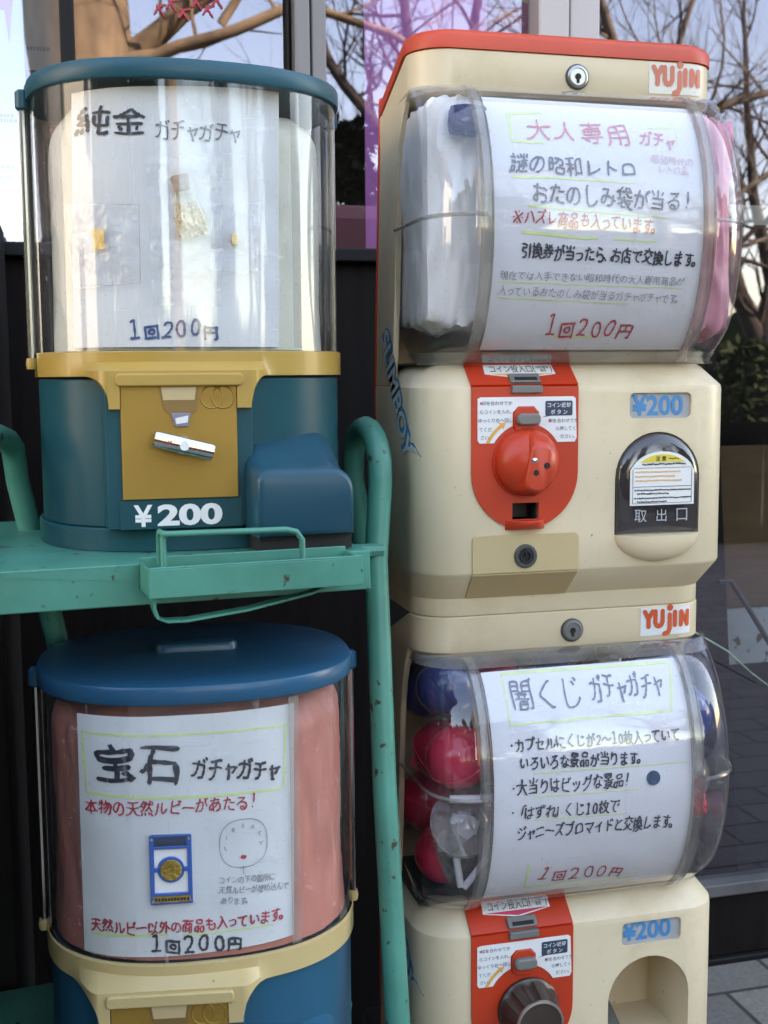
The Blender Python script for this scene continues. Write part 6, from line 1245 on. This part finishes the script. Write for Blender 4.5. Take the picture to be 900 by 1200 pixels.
def shrub(label, c, rx, z0, z1, n, seed, sz):
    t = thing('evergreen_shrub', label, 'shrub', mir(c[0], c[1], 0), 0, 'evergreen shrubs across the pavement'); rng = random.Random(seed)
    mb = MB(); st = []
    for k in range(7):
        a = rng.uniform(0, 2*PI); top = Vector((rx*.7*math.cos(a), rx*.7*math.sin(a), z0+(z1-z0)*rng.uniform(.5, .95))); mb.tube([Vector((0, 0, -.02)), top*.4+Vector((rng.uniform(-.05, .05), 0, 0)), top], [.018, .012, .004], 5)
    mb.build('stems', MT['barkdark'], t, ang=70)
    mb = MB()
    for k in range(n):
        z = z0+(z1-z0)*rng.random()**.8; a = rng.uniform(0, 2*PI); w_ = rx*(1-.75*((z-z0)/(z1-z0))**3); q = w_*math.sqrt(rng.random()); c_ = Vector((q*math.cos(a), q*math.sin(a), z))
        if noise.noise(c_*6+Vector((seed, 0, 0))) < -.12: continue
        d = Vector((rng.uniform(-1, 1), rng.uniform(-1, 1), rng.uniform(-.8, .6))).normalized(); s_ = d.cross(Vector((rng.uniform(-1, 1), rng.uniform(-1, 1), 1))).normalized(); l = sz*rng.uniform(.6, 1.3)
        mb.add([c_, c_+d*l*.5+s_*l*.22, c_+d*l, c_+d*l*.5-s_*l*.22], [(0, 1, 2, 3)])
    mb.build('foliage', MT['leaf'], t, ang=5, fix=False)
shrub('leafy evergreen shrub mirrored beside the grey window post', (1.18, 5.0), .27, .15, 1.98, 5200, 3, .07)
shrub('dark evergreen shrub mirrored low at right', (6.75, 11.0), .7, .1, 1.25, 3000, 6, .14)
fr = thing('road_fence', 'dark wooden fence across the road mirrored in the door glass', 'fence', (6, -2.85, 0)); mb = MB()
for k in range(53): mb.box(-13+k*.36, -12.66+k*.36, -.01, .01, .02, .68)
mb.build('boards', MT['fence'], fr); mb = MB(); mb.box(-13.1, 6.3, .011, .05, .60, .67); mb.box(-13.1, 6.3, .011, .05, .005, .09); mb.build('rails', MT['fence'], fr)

# ================================================================== the rest of the street: with things added to light and darken the scene
hs = thing('added_white_house', 'sunlit white plastered house added out of view to brighten the machines from the left', 'house', (-9, -1, 0))  # unseen house added for its bright streak on the clear drum
mb = MB(); mb.box(-5, 0, -3.0, 4.6, -.11, 5.2); mb.build('wall', mat('white_plaster', (.78, .76, .71), .8, var=.06, bump=.2), hs)
mb = MB(); mb.prism([(-3.3, 5.2), (4.9, 5.2), (.8, 7.0)], lambda u, v, d: (-5.3+d, u, v), 0, 5.6); mb.build('roof', mat('grey_roof_tiles', (.11, .11, .12), .7, var=.2), hs)
for y in (-2.2, 3.0):
    mb = MB(); mb.box(.0, .04, y-.5, y+.5, 2.9, 4.1); f = mb.build('window', MT['alu'], hs); mb = MB(); mb.box(.041, .045, y-.44, y+.44, 2.96, 4.04); mb.build('pane', MT['darkgrey'], f)
mb = MB(); mb.box(.0, .05, -.6, .4, -.1, 2.0); mb.build('door', MT['brownboard'], hs)
def wood(x0, x1, y, h, n, seed):
    rng = random.Random(seed); mb = MB()
    for k in range(n):
        x = rng.uniform(x0, x1); z = rng.random()**.8*h; z *= .75+.25*noise.noise(Vector((x*.35, seed, 0)))*1.6
        c_ = Vector((x, y+rng.uniform(-1.6, 1.6), z)); d = Vector((rng.uniform(-1, 1), rng.uniform(-1, 1), rng.uniform(-1, 1))).normalized(); s_ = d.orthogonal().normalized(); l = rng.uniform(.5, .95)
        mb.add([c_-d*l, c_+s_*l*.6, c_+d*l, c_-s_*l*.6], [(0, 1, 2, 3)])
    return mb
a = wood(-40, -1.8, -14, 10.5, 5200, 1); b = wood(13.5, 45, -13, 10.5, 4200, 2); a.add(b.v, b.f)  # leaf masses added mostly out of view to block light near the horizon
c = wood(-2, 14, -16, 1.75, 1500, 4); a.add(c.v, c.f)
o = a.build('blocking_wood', MT['leaf'], ang=5, fix=False); tag(o, 'dark evergreen wood added across the road to cut low sky light', 'wood', kind='stuff')

boxthing('dark_cabinet', 'tall black cabinet at the far left edge beside the teal machine', 'cabinet', 'darkframe', (-.62, -.066, 1.22, 1.575, .001, 1.130), .004)
boxthing('shading_chest', 'low black chest added out of frame to shade the blue machine', 'chest', 'darkframe', (-.75, -.110, .72, 1.215, .001, .780), .004)  # unseen block placed to keep side light off the lower machine
